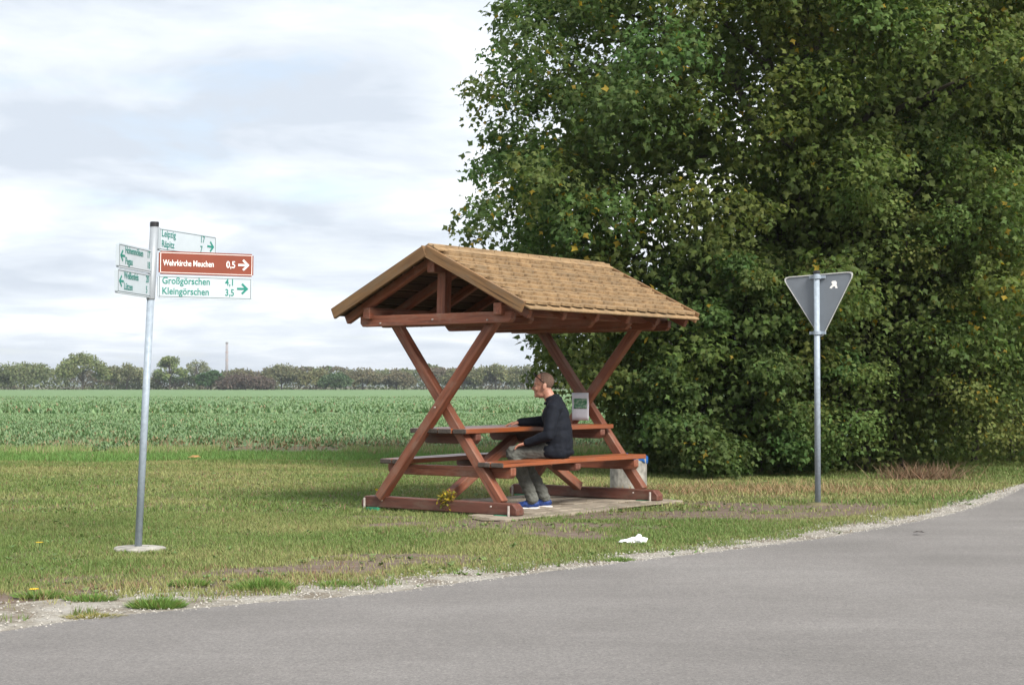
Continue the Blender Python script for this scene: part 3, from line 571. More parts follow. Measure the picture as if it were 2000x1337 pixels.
# ------------------------------------------------------------------ trees and shrubs
MAPLE_V = np.array([(0, 0, .03), (.50, .40, -.10), (.20, .58, .0), (0, 1.02, -.18), (-.20, .58, .0), (-.50, .40, -.10)], float)
MAPLE_F = np.array([(0, 1, 2), (0, 2, 4), (0, 4, 5), (2, 3, 4)])
KITE_V = np.array([(0, 0, 0), (.30, .42, .05), (0, 1, -.05), (-.30, .42, .05)], float); KITE_F = np.array([(0, 1, 2), (0, 2, 3)])
def tints(base, n, r, var=.22, yellow=.0, ycol=(.30, .22, .03)):
    c = np.array(base)[None]*(1+var*(r.random((n, 1))*2-1)); c[:, 0] *= 1+.25*(r.random(n)-.4)
    k = r.random(n) < yellow; c[k] = np.array(ycol)[None]*(.6+.6*r.random((k.sum(), 1))); return c
def leaf_axes(out_dir, r, up=.55, droop=.45, rand=.55):
    n = len(out_dir); nz = unit(np.array([0, 0, 1])*up+out_dir*.5+r.normal(size=(n, 3))*rand); h = out_dir.copy(); h[:, 2] *= .3
    t = unit(h)*.7+np.array([0, 0, -droop])+r.normal(size=(n, 3))*.6; t = unit(t-nz*(t*nz).sum(1, keepdims=True)); return np.cross(t, nz), t, nz
def clumps(centres, dirs, nleaf, rad, r):
    P = np.repeat(centres, nleaf, 0); d = np.repeat(dirs, nleaf, 0); k = r.normal(size=P.shape); k = unit(k)*(r.random((len(P), 1))**.5)*rad; k[:, 2] *= .75; return P+k, unit(d+unit(k)*.5)
def tube_mesh(paths, seg=8):
    V = []; Fc = []
    for pts, rad in paths:
        pts = [Vector(p) for p in pts]; base = len(V)
        for i, p in enumerate(pts):
            d = (pts[min(i+1, len(pts)-1)]-pts[max(i-1, 0)]).normalized(); a = d.orthogonal().normalized(); b = d.cross(a)
            for k in range(seg): t = 2*math.pi*k/seg; V.append(p+(a*math.cos(t)+b*math.sin(t))*rad[i])
        for i in range(len(pts)-1):
            for k in range(seg): q = base+i*seg; Fc.append((q+k, q+(k+1) % seg, q+seg+(k+1) % seg, q+seg+k))
    return arr_mesh('trunk', V, Fc, smooth=True)
def limb(a, b, r0, r1, r, wob=.12, n=6):
    a = np.array(a, float); b = np.array(b, float); L_ = np.linalg.norm(b-a); pts = []
    for i in range(n+1):
        t = i/n; p = a+(b-a)*t+np.array([0, 0, .10*L_*math.sin(math.pi*t)]); 
        if 0 < i < n: p = p+r.normal(size=3)*wob*L_*.25
        pts.append(p)
    return pts, [r0+(r1-r0)*(i/n) for i in range(n+1)]
CAMP = np.array([0, 0, CH])
def leafy(name, label, hull_c, hull_r, npads, pad_r, nclump, nleaf, leaf, base, seed, proto='maple', expo=2.6, yellow=.012, stems=((0, 0),), zmin=.12, extra=(), trunk_r=.2, cat='tree', group=None, clrad=.24, var=.25, cut=None, inner=.95, pad_flat=.72, hue=None, rr=(.74, .96)):
    r = np.random.default_rng(seed); hc = np.array(hull_c, float); hr = np.array(hull_r, float)
    t = empty(name, (hc[0]+stems[0][0], hc[1]+stems[0][1], 0)); org = np.array([t.location.x, t.location.y, 0])
    dirs = unit(r.normal(size=(npads*6, 3))); fr = (np.abs(dirs)**expo).sum(1)**(-1/expo); P = hc+dirs*fr[:, None]*hr*(r.uniform(rr[0], rr[1], len(dirs)))[:, None]
    P = P[P[:, 2] > zmin+.2][:npads]; pr = r.uniform(pad_r[0], pad_r[1], len(P))
    if len(extra):
        ex = np.array([e[:3] for e in extra]); P = np.concatenate([P, ex]); pr = np.concatenate([pr, [e[3] for e in extra]])
    facing = ((P-hc)/hr @ unit(CAMP-hc)) > -.30
    V, Fc, Cc, off = [], [], [], 0
    def emit(pv, pf, Q, d, s, col, **kw):
        nonlocal off
        X, Yv, Z = leaf_axes(d, r, **kw); k = (Q[:, 2] > zmin*.6)
        if cut is not None: k &= cut(Q)
        Q, X, Yv, Z, s, col = Q[k], X[k], Yv[k], Z[k], s[k], col[k]
        v, f = scatter(pv, pf, Q, X, Yv, Z, s); V.append(v-org); Fc.append(f+off); off += len(v); Cc.append(np.repeat(col, len(pv), 0))
    for p, pad, fc in zip(P, pr, facing):
        nc = int(nclump*(pad/np.mean(pad_r))**2*(1 if fc else .9)); d = unit(r.normal(size=(nc, 3))+np.array([0, 0, .35])+unit((p-hc)/hr)*.55); rad = pad*r.uniform(.45, 1.05, (nc, 1))
        c = p+d*rad*np.array([1, 1, pad_flat]); Q, dd = clumps(c, d, nleaf, clrad, r); n = len(Q)
        pt = np.array(base)*(1+.28*(r.random()-.5)); pt[0] *= 1+.35*(r.random()-.5)
        if hue is not None: pt = pt*hue(p)
        col = tints(pt, n, r, var, yellow*(2.5 if r.random() < .2 else .6))
        pv, pf = (MAPLE_V, MAPLE_F) if (proto == 'maple' and fc) else (KITE_V*np.array([1.25, 1, 1]), KITE_F)
        s = leaf*r.uniform(.65, 1.2, n)*(1 if fc else 1.5); emit(pv, pf, Q, dd, s, col)
    # inner, sparser leaves
    ni = int(npads*nclump*nleaf*inner*.25); q = unit(r.normal(size=(ni, 3))); fr = (np.abs(q)**expo).sum(1)**(-1/expo); Q = hc+q*fr[:, None]*hr*(r.uniform(.25, .80, ni)**.7)[:, None]
    emit(MAPLE_V, MAPLE_F, Q, q, leaf*1.25*r.uniform(.8, 1.3, ni), tints(np.array(base)*.9, ni, r, var))
    cr = obj('crown', arr_mesh('crown', np.concatenate(V), np.concatenate(Fc), np.concatenate(Cc)), M_leaf, t); cr['kind'] = 'stuff'
    paths = []
    for k, (sx, sy) in enumerate(stems):
        b = np.array([hc[0]+sx, hc[1]+sy, -.05]); top = hc+np.array([sx*.5, sy*.5, hr[2]*.55]); tr = trunk_r*(1 if k == 0 else .7); lp = limb(b, top, tr, tr*.25, r, .08, 8); paths.append(lp)
        sub = [i for i in range(len(P)) if i % len(stems) == k]; r.shuffle(sub)
        for i in sub[:26]:
            j = int(np.clip((P[i][2]-b[2])/(top[2]-b[2])*6-1, 1, 6)); paths.append(limb(lp[0][j], P[i], lp[1][j]*.5, .012, r, .12))
    tm = tube_mesh(paths); tm.transform(Matrix.Translation(-Vector(org))); obj('trunk', tm, M_bark, t); return tag(t, label, cat, group)
GRN = (.098, .138, .038)
def guard(Q): return (Q[:, 1] > 18.35) | (Q[:, 0] > 3.4)
def H_maple(p): return np.array([.88, .95, 1.0]) if p[0] < 2.3 else np.array([1.0, 1.03, .95])
ex = [(*at(945, 190, 21.5), .40), (*at(930, 415, 21), .36), (*at(930, 462, 21), .34), (*at(1010, 30, 22), .4), (*at(1000, 105, 22), .4), (*at(975, 330, 21.5), .4), (*at(985, 255, 21.8), .4), (*at(1010, 520, 21), .45), (*at(1090, 560, 21), .6), (*at(1100, 690, 21.5), .38), (*at(1150, 640, 21), .55), (*at(1185, 740, 21), .5),
      (*at(1020, 170, 22.6), .7), (*at(1020, 300, 22.4), .7), (*at(1005, 430, 22.2), .65), (*at(1060, 60, 23), .8), (*at(1060, 100, 20.6), .6), (*at(1080, 350, 20.2), .65), (*at(1250, 220, 19.8), .7), (*at(1400, 420, 19.6), .75), (*at(1300, 120, 20), .7), (*at(1180, 430, 20), .7)]
leafy('maple_tree', 'tall dense dark green maple towering behind the shelter roof', (4.05, 23.6, 4.6), (4.0, 3.6, 4.9), 235, (.45, .9), 27, 20, .092, GRN, 11, expo=3.0, yellow=.02, extra=ex, trunk_r=.24, stems=((0, 0), (.9, .5)), zmin=.9, cut=guard, hue=H_maple)
leafy('maple_tree', 'yellower maple crown rising at the top right behind the hedge shrubs', (10.0, 31.0, 6.3), (4.6, 3.6, 5.4), 125, (.6, 1.1), 25, 20, .098, (.128, .165, .042), 23, expo=2.8, yellow=.035, trunk_r=.24, stems=((0, 0), (-1, .6)), zmin=2.2)
SG = 'shrubs of the hedge along the road'
leafy('hedge_shrub', 'dark shrub under the maple, behind the waste bin', (2.95, 21.6, 1.35), (1.5, 1.35, 1.75), 62, (.28, .5), 24, 16, .080, (.090, .140, .042), 31, 'maple', 2.5, .015, ((0, 0), (.5, .2), (-.5, .1)), .06, (), .05, 'shrub', SG, .17, cut=guard)
leafy('hedge_shrub', 'leafy olive green shrub directly behind the pole of the triangular sign', (5.0, 22.5, 2.0), (2.0, 1.75, 2.8), 150, (.22, .56), 24, 17, .062, (.125, .172, .050), 37, 'kite', 3.4, .012, ((0, 0), (.6, .2), (-.6, .1)), .06, (), .06, 'shrub', SG, .22, rr=(.80, .99))
leafy('hedge_shrub', 'pale green small-leaved shrub right of the triangular sign', (7.35, 25.3, 2.8), (2.3, 2.2, 3.7), 190, (.24, .60), 24, 17, .064, (.155, .205, .060), 41, 'kite', 3.4, .012, ((0, 0), (.7, .2), (-.6, .1)), .06, (), .06, 'shrub', SG, .23, rr=(.80, .99))
leafy('hedge_shrub', 'lightest yellow green shrub at the right edge where the road bends away', (9.4, 29.3, 2.8), (2.3, 2.6, 3.8), 150, (.26, .62), 23, 17, .07, (.180, .230, .070), 43, 'kite', 3.4, .01, ((0, 0), (.6, .3)), .06, (), .06, 'shrub', SG, .25, rr=(.80, .99))

# ------------------------------------------------------------------ far tree line, chimney, hills
far_specs = [  # photo x, width px, top row, distance, colour, density, label
 (48, 118, 704, 418, (.105, .125, .060), 1.0, 'rounded olive willow at the left end of the far tree line'),
 (162, 104, 684, 425, (.115, .138, .058), 1.0, 'tallest rounded tree of the far tree line, left of the signpost'),
 (248, 84, 704, 432, (.125, .135, .075), .8, 'pale grey green tree of the far line, just left of the signpost pole'),
 (332, 62, 688, 436, (.120, .150, .062), .6, 'light green upright tree just right of the signpost pole'),
 (385, 58, 697, 440, (.130, .145, .085), .32, 'thin wispy tree left of the chimney'),
 (412, 56, 723, 405, (.045, .085, .036), 1.2, 'dark green round bush in front of the chimney foot'),
 (480, 112, 734, 404, (.080, .066, .054), 1.1, 'low purple brown bush just right of the chimney'),
 (470, 60, 716, 436, (.105, .105, .060), .6, 'small brownish green tree right behind the purple bush'),
 (550, 84, 709, 430, (.115, .120, .068), .8, 'rounded grey olive tree between chimney and shelter'),
 (618, 70, 722, 428, (.115, .118, .058), .8, 'low yellowish olive tree left of the dark bush near the shelter'),
 (656, 60, 728, 405, (.055, .088, .042), 1.1, 'small dark green bush below the left roof tip of the shelter'),
 (708, 84, 719, 428, (.118, .112, .068), .7, 'brownish tree right of the small dark bush'),
 (775, 70, 724, 430, (.105, .098, .060), .8, 'low brown olive tree framed left in the near crossed legs'),
 (850, 62, 711, 434, (.120, .105, .078), .35, 'almost bare brown tree seen between the near crossed legs'),
 (905, 84, 716, 430, (.110, .115, .060), .8, 'olive tree just right of the near crossed legs'),
 (968, 92, 709, 428, (.118, .125, .062), .8, 'broad olive tree left of the seated person'),
 (1030, 78, 712, 428, (.110, .118, .062), .7, 'olive tree behind the head of the seated person')]
for i, (px, wp, ty, Yd, colr, den, lab) in enumerate(far_specs):
    r = np.random.default_rng(100+i); X = (px-1000)/F*Yd; H = (HOR-ty)/F*Yd+CH; W_ = wp/F*Yd/2; t = empty('far_tree' if H > 6 else 'far_bush', (X, Yd, 0)); V, Fc, Cc, off = [], [], [], 0
    npad = 34; d = unit(r.normal(size=(npad, 3))); d[:, 2] = np.abs(d[:, 2])*1.1-.35; pc = np.array([0, 0, H*.52])+d*np.array([W_*.85, W_*.7, H*.42]); pc[:, 2] = np.clip(pc[:, 2], .5, H*.93)
    for p in pc:
        n = int(150*den); s_ = W_*.30*r.uniform(.6, 1.15); q = unit(r.normal(size=(n, 3)))*(r.random((n, 1))**.4)*s_*np.array([1, 1, .8]); Q = p+q; Q = Q[Q[:, 2] > 0.02]; n = len(Q)
        X_, Y_, Z_ = leaf_axes(unit(q[:n]+1e-6), r, rand=.8); v, f = scatter(KITE_V, KITE_F, Q, X_, Y_, Z_, r.uniform(.35, .85, n)*(.8 if den < .5 else 1)); V.append(v); Fc.append(f+off); off += len(v)
        pt = np.array(colr)*1.4*(1+.35*(r.random()-.5)); Cc.append(np.repeat(tints(pt, n, r, .25), 4, 0))
    c_ = obj('crown', arr_mesh('crown', np.concatenate(V), np.concatenate(Fc), np.concatenate(Cc)), M_far, t); c_['kind'] = 'stuff'
    paths = [limb((0, 0, -.1), (0, 0, H*.8), .22, .05, r, .05)]+[limb((0, 0, H*r.uniform(.15, .5)), p, .1, .03, r) for p in pc[:16]]
    obj('trunk', tube_mesh(paths, 5), M_bark, t); tag(t, lab, 'tree' if H > 6 else 'bush', 'far tree line beyond the field')
def far_mass(name, x0, x1, Yd, h0, h1, n, cols, label, seed):
    r = np.random.default_rng(seed); x = r.uniform(x0, x1, n); hh = h0+(h1-h0)*fbm(x/11., x*0+seed, seed, 4)**1.2*1.5; z = hh*(1-r.random(n)**1.7); y = Yd+r.uniform(-4, 6, n)+z*.3
    Q = np.stack([x, y, np.maximum(z, .1)], 1); X_, Y_, Z_ = leaf_axes(unit(r.normal(size=(n, 3))+np.array([0, -1, .5])), r, rand=.8); v, f = scatter(KITE_V, KITE_F, Q, X_, Y_, Z_, r.uniform(.5, 1.15, n))
    k = np.clip((fbm(x/6., z/4., seed+3, 2)*1.3-.15)*(len(cols)), 0, len(cols)-.01).astype(int); c = np.array(cols)[k]*(1+.4*(r.random((n, 1))-.5)); return tag(obj(name, arr_mesh(name, v, f, np.repeat(c, 4, 0)), M_far), label, 'trees', kind='stuff')
far_mass('far_hedgerow', -185, 190, 442, 2.3, 6.4, 46000, [(.115, .145, .072), (.145, .165, .085), (.125, .115, .08), (.095, .135, .066)], 'continuous low olive and brown thicket along the far field edge', 61)
chb = 1500; chx = (443-1000)/F*chb; chh = (HOR-668)/F*chb+CH; chim = empty('chimney', (chx, chb, 0)); tag(chim, 'tall slim grey industrial chimney rising above the far trees', 'chimney')
bm_obj('shaft', lathe([(1.55, 0), (1.1, chh)], 18), plain('chimney_brick', (.26, .235, .235), .9, 0, .1, .4), chim, smooth=True)
for zc in (chh*.60, chh*.78): bm_obj('band', lathe([(1.42, -.5), (1.42, .5)], 18, False), plain('chimney_band', (.36, .25, .23), .9), chim, Matrix.Translation((0, 0, zc)))
bm_obj('rim', lathe([(1.3, -1.6), (1.3, 0.1)], 18), plain('chimney_rim', (.16, .15, .15), .9), chim, Matrix.Translation((0, 0, chh)))
M_hill = ground_mat('wooded_hill', [(.3, (.05, .075, .05)), (.7, (.075, .10, .06))], .01, fine=.05)
nx = 60; hx = np.linspace(-2600, 2600, nx); hy = np.linspace(3000, 4200, 12); HX, HY = np.meshgrid(hx, hy); HZ = -3+(26+14*fbm(HX/500, HY/500, 77))*np.sin(np.clip((HY-3000)/1200, 0, 1)*math.pi); ii = np.arange(nx*12).reshape(12, nx)
tag(obj('hills', arr_mesh('hills', np.stack([HX.ravel(), HY.ravel(), HZ.ravel()], 1), np.stack([ii[:-1, :-1], ii[:-1, 1:], ii[1:, 1:], ii[1:, :-1]], -1).reshape(-1, 4), smooth=True), M_hill), kind='structure')

# ------------------------------------------------------------------ crop plants
def crop(name, y0_, y1_, dens, ls, nl, seed, label, thin=None):
    r = np.random.default_rng(seed); n = int(dens*(y1_**2-y0_**2)*.5*.50); Y = np.sqrt(r.uniform(y0_**2, y1_**2, n)); X = Y*r.uniform(-.36, .14, n)
    Y = np.round(Y/.45)*.45*0+Y; bare = fbm(X*.35, Y*.5, 33); near = np.clip((36-Y)/8, 0, 1); k = (bare > .25+.36*near) | (r.random(n) < .25); X, Y, near, bare = X[k], Y[k], near[k], bare[k]; n = len(X)
    P = np.repeat(np.stack([X, Y, np.full(n, .01)], 1), nl, 0); a = r.uniform(0, 2*math.pi, n*nl); el = r.uniform(.15, .75, n*nl); t = np.stack([np.cos(a)*np.cos(el), np.sin(a)*np.cos(el), np.sin(el)], 1); sd = np.stack([-np.sin(a), np.cos(a), 0*a], 1); nz = np.cross(sd, t)
    pv = np.array([(0, 0, 0), (.34, .52, .05), (0, 1, -.34), (-.34, .52, .05)], float); pf = np.array([(0, 1, 2), (0, 2, 3)]); sc = ls*r.uniform(.7, 1.25, n*nl)*np.repeat(1-.55*near, nl)
    v, f = scatter(pv, pf, P, sd, t, nz, sc); pat = np.repeat(fbm(X*.12, Y*.08, 44), nl)[:, None]
    c = tints((.135, .215, .092), n*nl, r, .22)*(0.85+.3*pat); dry = r.random(n*nl) < np.repeat(.03+.34*near*(bare < .60), nl); c[dry] = np.array((.26, .19, .10))*(.6+.6*r.random((dry.sum(), 1)))
    return tag(obj(name, arr_mesh(name, v, f, np.repeat(c, 4, 0)), M_crop), label, 'crop', kind='stuff')
crop('field_crop', 28.6, 64, 25, .135, 6, 71, 'green leafy crop plants filling the near part of the field')
crop('field_crop', 64, 150, 2.7, .28, 5, 72, 'green leafy crop farther out in the field')

# ------------------------------------------------------------------ lawn grass
def blades(name, n, y0_, y1_, label, seed, tall=None, wid=.007, hb=.05):
    r = np.random.default_rng(seed); Y = np.sqrt(r.uniform(y0_**2, y1_**2, n)); X = Y*r.uniform(-.37, .37, n); P = np.stack([X, Y], 1); e = edge_side(P); vw = verge_w(X, Y)
    lp = w2loc(P); inpad = in_pad(lp+r.normal(size=lp.shape)*.09); gapx = np.minimum(np.abs(((lp[:, 0]+.1) % .2)-.0), .1)
    cl = fbm(X*1.7, Y*1.7, 81); worn = worn_mask(X, Y, e)
    keep = (e > .03) & (np.hypot(X-pp[0], (Y-pp[1])) > .19) & (~inpad | (r.random(n) < .012)) & ((e > vw*1.15) | (r.random(n) < np.clip(e/vw*1.3-.55-1.2*np.clip((.22-e)/.12, 0, 1)*(X > -2.0)+(fbm(X*3.6, Y*3.6, 181, 4)-.45)*3.6, 0, 1))) & (r.random(n) < 1-.93*worn) & (r.random(n) < .35+.9*fbm(X*3.1, Y*3.1, 84)) & ((Y < 28.4))
    left = np.clip(1-np.abs(e-1.0)/1.3, 0, 1)*np.clip((-X+1)/3, 0, 1)
    X, Y, e, cl, left, wn = X[keep], Y[keep], e[keep], cl[keep], left[keep], worn[keep]; n = len(X)
    h = hb*(.5+1.0*fbm(X*2.6, Y*2.6, 85))*r.uniform(.5, 1.35, n)
    strip = (Y > 25.4+.9*(fbm(X*.5, Y*0, 91)-.5)*2+np.clip((X+4)/6, 0, 1)*1.6)
    h = np.where(strip, h*2.0, h); h = np.where(e < vw[keep], h*1.7, h); a = r.uniform(0, 2*math.pi, n); lean = r.uniform(.1, 1.0, n)*h; wx = np.cos(a)*wid; wy = np.sin(a)*wid; b = a+1.57+r.normal(size=n)*.5
    z0 = lawn_z(X, Y)-.003; V = np.empty((n, 3, 3)); V[:, 0] = np.stack([X-wx, Y-wy, z0], 1); V[:, 1] = np.stack([X+wx, Y+wy, z0], 1); V[:, 2] = np.stack([X+np.cos(b)*lean, Y+np.sin(b)*lean, z0+h], 1)
    dr = np.clip((fbm(X*.55, Y*.8, 86)-.40)*1.9+.45*left+.25*np.clip(wn, 0, 1)-.35*strip+.18*np.exp(-((Y-21.5)/3.0)**2)+(r.random(n)-.5)*.75, 0, 1)[:, None]
    g = np.array((.132, .196, .054)); dry = np.array((.345, .315, .140)); c = g*(1-dr*.8)+dry*dr*.8; br = (r.random(n) < .05+.3*left*(fbm(X*2, Y*2, 87) > .5))[:, None]; c = np.where(br, np.array((.25, .16, .10)), c); c = np.where(strip[:, None] & (r.random((n, 1)) < .75), np.array((.140, .255, .068)), c); c = c*(1+.45*(r.random((n, 1))-.5))
    return tag(obj(name, arr_mesh(name, V.reshape(-1, 3), np.arange(n*3).reshape(-1, 3), np.repeat(c, 3, 0)), M_blade), label, 'grass', kind='stuff')
blades('lawn_grass', 420000, 8.0, 15, 'short mown grass with dry patches between the road and the shelter', 91, wid=.0042, hb=.029)
blades('lawn_grass', 380000, 15, 29, 'short grass around and behind the shelter up to the field', 92, wid=.0075, hb=.035)
def lawn_weeds(n, seed):
    r = np.random.default_rng(seed); Y = np.sqrt(r.uniform(64, 22**2, n)); X = Y*r.uniform(-.36, .36, n); e = edge_side(np.stack([X, Y], 1)); k = (e > .06) & ~in_pad(w2loc(np.stack([X, Y], 1))) & (fbm(X*.9, Y*1.3, 201) > .47); X, Y = X[k], Y[k]; n = len(X); nl = 6
    a = r.uniform(0, 6.283, n*nl); el = r.uniform(.1, .6, n*nl); t = np.stack([np.cos(a)*np.cos(el), np.sin(a)*np.cos(el), np.sin(el)], 1); sd = np.stack([-np.sin(a), np.cos(a), 0*a], 1); P = np.repeat(np.stack([X, Y, np.full(n, .006)], 1), nl, 0)
    v, f = scatter(KITE_V, KITE_F, P, sd, t, np.cross(sd, t), r.uniform(.02, .045, n*nl)); c = np.repeat(tints((.13, .20, .06), n, r, .35, .12, (.24, .18, .09)), nl*4, 0)
    return tag(obj('lawn_weeds', arr_mesh('lawn_weeds', v, f, c), M_crop), 'low broad-leaved weeds scattered through the lawn and verge', 'weeds', kind='stuff')
lawn_weeds(3600, 77)
def tuft(px, py, rad, hgt, n, seed, label, col=(.14, .235, .055)):
    p = gp(px, py); r = np.random.default_rng(seed); t = r.uniform(0, 6.283, n); q = np.sqrt(r.random(n))*rad; X = np.cos(t)*q*1.35; Y = np.sin(t)*q*.8; h = hgt*r.uniform(.4, 1.1, n)*(1-.6*q/rad); a = r.uniform(0, 6.283, n); w_ = .0045
    V = np.empty((n, 3, 3)); z0 = np.zeros(n); V[:, 0] = np.stack([X-np.cos(a)*w_, Y-np.sin(a)*w_, z0], 1); V[:, 1] = np.stack([X+np.cos(a)*w_, Y+np.sin(a)*w_, z0], 1); V[:, 2] = np.stack([X+X*.35+r.normal(size=n)*h*.35, Y+Y*.35+r.normal(size=n)*h*.35, h], 1)
    c = tints(col, n, r, .35, .08, (.28, .23, .10)); o = obj('grass_tuft', arr_mesh('grass_tuft', V.reshape(-1, 3), np.arange(n*3).reshape(-1, 3), np.repeat(c, 3, 0)), M_blade); o.location = (p[0], p[1], .006); return tag(o, label, 'grass tuft', 'green tufts in the gravel')
tuft(310, 1186, .105, .09, 1100, 1, 'bright green grass tuft standing alone in gravel at the road edge')
tuft(515, 1151, .125, .10, 1200, 2, 'largest green grass tuft in the gravel, right of the signpost foot')
tuft(375, 1142, .09, .06, 600, 3, 'green grass tuft in gravel below the signpost foot')
tuft(85, 1165, .11, .06, 600, 4, 'low green tuft with a yellow flower near the left edge'); tuft(180, 1172, .10, .06, 450, 5, 'small green tuft in the gravel between two others at lower left')
tuft(660, 1143, .09, .05, 420, 6, 'small green tuft in the pale gravel mid verge'); tuft(185, 1205, .11, .035, 400, 7, 'flat yellowish tuft touching the asphalt at lower left', (.26, .25, .09)); tuft(1210, 1096, .07, .05, 350, 8, 'small green tuft in gravel below the white litter')
# gravel stones
r = np.random.default_rng(5); n = 30000; k = r.integers(0, len(Er2), n); dd = r.random(n)**1.25*1.35*wv[k]-.05; P2 = Er2[k]+nr[k]*dd[:, None]+r.normal(size=(n, 2))*.05; ok = (P2[:, 1] < 19.2) & (edge_side(P2) > -.06); P2 = P2[ok]; n = len(P2)
OCT = np.array([(1, 0, -.3), (-.8, .3, -.3), (.1, 1, -.2), (0, -.9, -.3), (0, .1, .6)], float); OF = np.array([(0, 2, 4), (2, 1, 4), (1, 3, 4), (3, 0, 4)])
a = r.uniform(0, 6.283, n); Xs = np.stack([np.cos(a), np.sin(a), 0*a], 1); Ys = np.stack([-np.sin(a), np.cos(a), 0*a], 1); Zs = np.tile([0, 0, 1.], (n, 1)); v, f = scatter(OCT, OF, np.column_stack([P2, np.full(n, .012)]), Xs, Ys, Zs, .003+.009*r.random(n)**2.2)
tag(obj('gravel_stones', arr_mesh('gravel_stones', v, f, np.repeat(np.array((.36, .34, .305))*(.5+.7*r.random((n, 1))), 5, 0)), foliage('gravel_stone', 0, .9, .2)), 'loose pale gravel stones along the asphalt edge', 'gravel', kind='stuff')
# ------------------------------------------------------------------ small plants, litter, leaves
def weed(px, py, h, sp, n, seed, label, leafc, flowers=0, y=None):
    r = np.random.default_rng(seed); p = gp(px, py); t = empty('weed_plant', (p[0], p[1], 0)); paths = []; Q = []
    for i in range(7):
        a = r.uniform(0, 6.283); e = np.array([math.cos(a)*sp*r.random(), math.sin(a)*sp*r.random(), h*r.uniform(.6, 1)]); pts = [np.zeros(3), e*.5+r.normal(size=3)*.01, e]; paths.append((pts, [.004, .003, .002])); Q += [pts[1]*(1-s)+e*s if s > .3 else e*(.3+s) for s in r.random(n//7)]
    obj('stem', tube_mesh(paths, 5), plain('weed_stem', (.10, .09, .03), .8), t); Q = np.array(Q)+r.normal(size=(len(Q), 3))*.02; Q[:, 2] = np.abs(Q[:, 2]); X_, Y_, Z_ = leaf_axes(unit(Q+1e-5), r, rand=.7)
    v, f = scatter(KITE_V, KITE_F, Q, X_, Y_, Z_, r.uniform(.02, .045, len(Q))); c_ = obj('foliage', arr_mesh('foliage', v, f, np.repeat(tints(leafc, len(Q), r, .3, .3, (.45, .34, .04)), 4, 0)), M_leaf, t); c_['kind'] = 'stuff'; return tag(t, label, 'weed')
weed(876, 1003, .24, .12, 300, 3, 'yellow green weed growing against the middle of the near base beam', (.20, .19, .035)); weed(752, 993, .24, .08, 150, 4, 'sparse yellowing weed at the left foot of the near leg', (.15, .15, .04))
def brush(px, py, rx, h, n, seed, label, col):
    p = gp(px, py); r = np.random.default_rng(seed); X = r.normal(size=n)*rx; Y = r.normal(size=n)*rx*.4; hh = h*r.uniform(.3, 1.1, n); a = r.uniform(0, 6.283, n); w_ = .007; V = np.empty((n, 3, 3)); z0 = 0*X
    V[:, 0] = np.stack([X-np.cos(a)*w_, Y-np.sin(a)*w_, z0], 1); V[:, 1] = np.stack([X+np.cos(a)*w_, Y+np.sin(a)*w_, z0], 1); V[:, 2] = np.stack([X+r.normal(size=n)*hh*.7, Y+r.normal(size=n)*hh*.5, hh], 1)
    o = obj('dry_undergrowth', arr_mesh('dry_undergrowth', V.reshape(-1, 3), np.arange(n*3).reshape(-1, 3), np.repeat(tints(col, n, r, .4), 3, 0)), M_blade); o.location = (p[0], p[1], 0); return tag(o, label, 'dry plants', kind='stuff')
brush(1800, 936, .26, .24, 620, 8, 'reddish brown dry plants at the hedge foot, right of the sign pole', (.22, .15, .095)); brush(1500, 958, 1.0, .10, 2200, 9, 'straw coloured dry grass along the hedge foot behind the sign pole', (.30, .22, .12))
lp_ = gp(1235, 1060); bm = bmesh.new(); bmesh.ops.create_icosphere(bm, subdivisions=3, radius=1)
for v in bm.verts:
    c = v.co.copy(); f = 1+.7*mnoise.noise(c*2.1)+.5*abs(mnoise.noise(c*5.3))-.25*abs(mnoise.noise(c*11)); v.co = Vector((c.x*.088*f, c.y*.05*f, max(0, c.z*(.022+.032*max(0, c.x+.15))*f*1.3)))
tag(bm_obj('paper_litter', bm, M_litter, None, Matrix.Translation((lp_[0], lp_[1], .012))), 'crumpled white paper litter lying in the grass before the road', 'litter')
def flower(px, py, label):
    p = gp(px, py); t = empty('yellow_flower', (p[0], p[1], 0)); bm = bmesh.new()
    for k_ in range(14):
        a = k_*.4488; vs = [bm.verts.new((0, 0, .065)), bm.verts.new((.022*math.cos(a-.18), .022*math.sin(a-.18), .072)), bm.verts.new((.03*math.cos(a), .03*math.sin(a), .07)), bm.verts.new((.022*math.cos(a+.18), .022*math.sin(a+.18), .072))]; bm.faces.new(vs)
    bm_obj('petals', bm, plain('yellow_petal', (.75, .50, .02), .6), t); obj('stem', tube_mesh([([(0, 0, 0), (0, .003, .035), (0, 0, .066)], [.003, .003, .003])], 5), plain('flower_stem', (.08, .14, .04), .7), t); return tag(t, label, 'flower', 'yellow flowers in the grass')
flower(80, 1076, 'yellow flower in the lawn left of the signpost foot'); flower(70, 1172, 'yellow flower in the low tuft at the lower left')
def fallen(px, py, s, colr, label):
    p = gp(px, py); me = arr_mesh('fallen_leaf', MAPLE_V*np.array([s, s, s*.8]), MAPLE_F); return tag(obj('fallen_leaf', me, plain('fallen_leaf_brown', colr, .8), None, Matrix.Translation((p[0], p[1], .03)) @ Matrix.Rotation(px*.1, 4, 'Z') @ Matrix.Rotation(.25, 4, 'X')), label, 'leaf')
fallen(1790, 1045, .10, (.06, .045, .04), 'dark fallen leaf on the asphalt at the right'); fallen(374, 897, .26, (.42, .19, .07), 'orange brown leaf lying at the edge of the field grass')

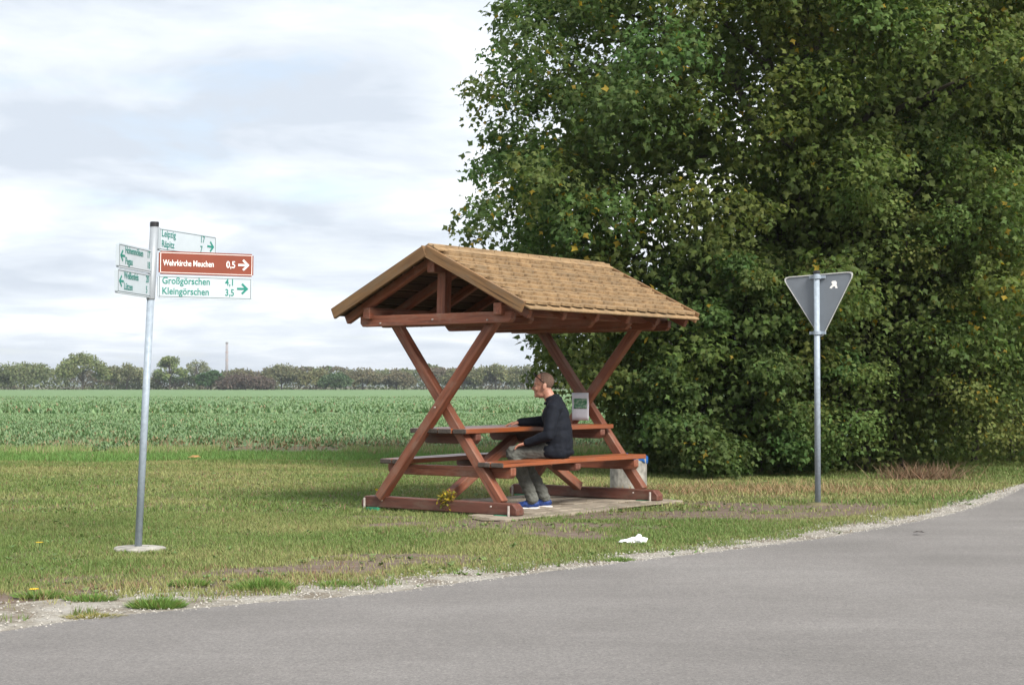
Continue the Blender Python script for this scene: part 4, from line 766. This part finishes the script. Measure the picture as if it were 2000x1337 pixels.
# straw stems and tall grass along the field edge
def edge_weeds(n, x0, x1, y0_, y1_, h, w_, cols, seed, name, label):
    r = np.random.default_rng(seed); X = r.uniform(x0, x1, n); k = fbm(X*.8, X*0, seed) > .38; X = X[k]; n = len(X); Y = r.uniform(y0_, y1_, n); hh = h*r.uniform(.35, 1.1, n); a = r.uniform(0, 6.283, n); V = np.empty((n, 3, 3)); z0 = 0*X
    V[:, 0] = np.stack([X-np.cos(a)*w_, Y-np.sin(a)*w_, z0], 1); V[:, 1] = np.stack([X+np.cos(a)*w_, Y+np.sin(a)*w_, z0], 1); V[:, 2] = np.stack([X+r.normal(size=n)*hh*.3, Y+r.normal(size=n)*hh*.3, hh], 1)
    c = np.array(cols)[r.integers(0, len(cols), n)]*(.7+.6*r.random((n, 1))); return tag(obj(name, arr_mesh(name, V.reshape(-1, 3), np.arange(n*3).reshape(-1, 3), np.repeat(c, 3, 0)), M_blade), label, 'weeds', kind='stuff')
edge_weeds(22000, -11, 5, 27.4, 29.6, .15, .010, [(.34, .28, .16), (.19, .27, .09), (.17, .25, .08), (.21, .29, .10)], 55, 'field_edge_weeds', 'straw coloured weeds and tall grass where lawn meets field')
edge_weeds(3500, -13, 6, 29.6, 35, .17, .011, [(.34, .27, .16), (.26, .18, .11), (.22, .17, .10)], 56, 'dry_field_stems', 'dry brown stems scattered through the thin near edge of the crop')
# ------------------------------------------------------------------ haze
bm = bmesh.new(); bmesh.ops.create_cube(bm, size=1, matrix=Matrix.Translation((0, 4100, 34)) @ Matrix.Diagonal((14400, 10200, 71, 1)))
M_haze = D.materials.new('haze'); M_haze.use_nodes = True; hn = M_haze.node_tree.nodes; hn.clear(); ho_ = hn.new('ShaderNodeOutputMaterial'); hv = hn.new('ShaderNodeVolumePrincipled'); hv.inputs['Color'].default_value = (.86, .92, 1, 1); hv.inputs['Density'].default_value = .00022; hv.inputs['Anisotropy'].default_value = .2; M_haze.node_tree.links.new(hv.outputs[0], ho_.inputs['Volume'])
tag(bm_obj('haze', bm, M_haze), kind='stuff')
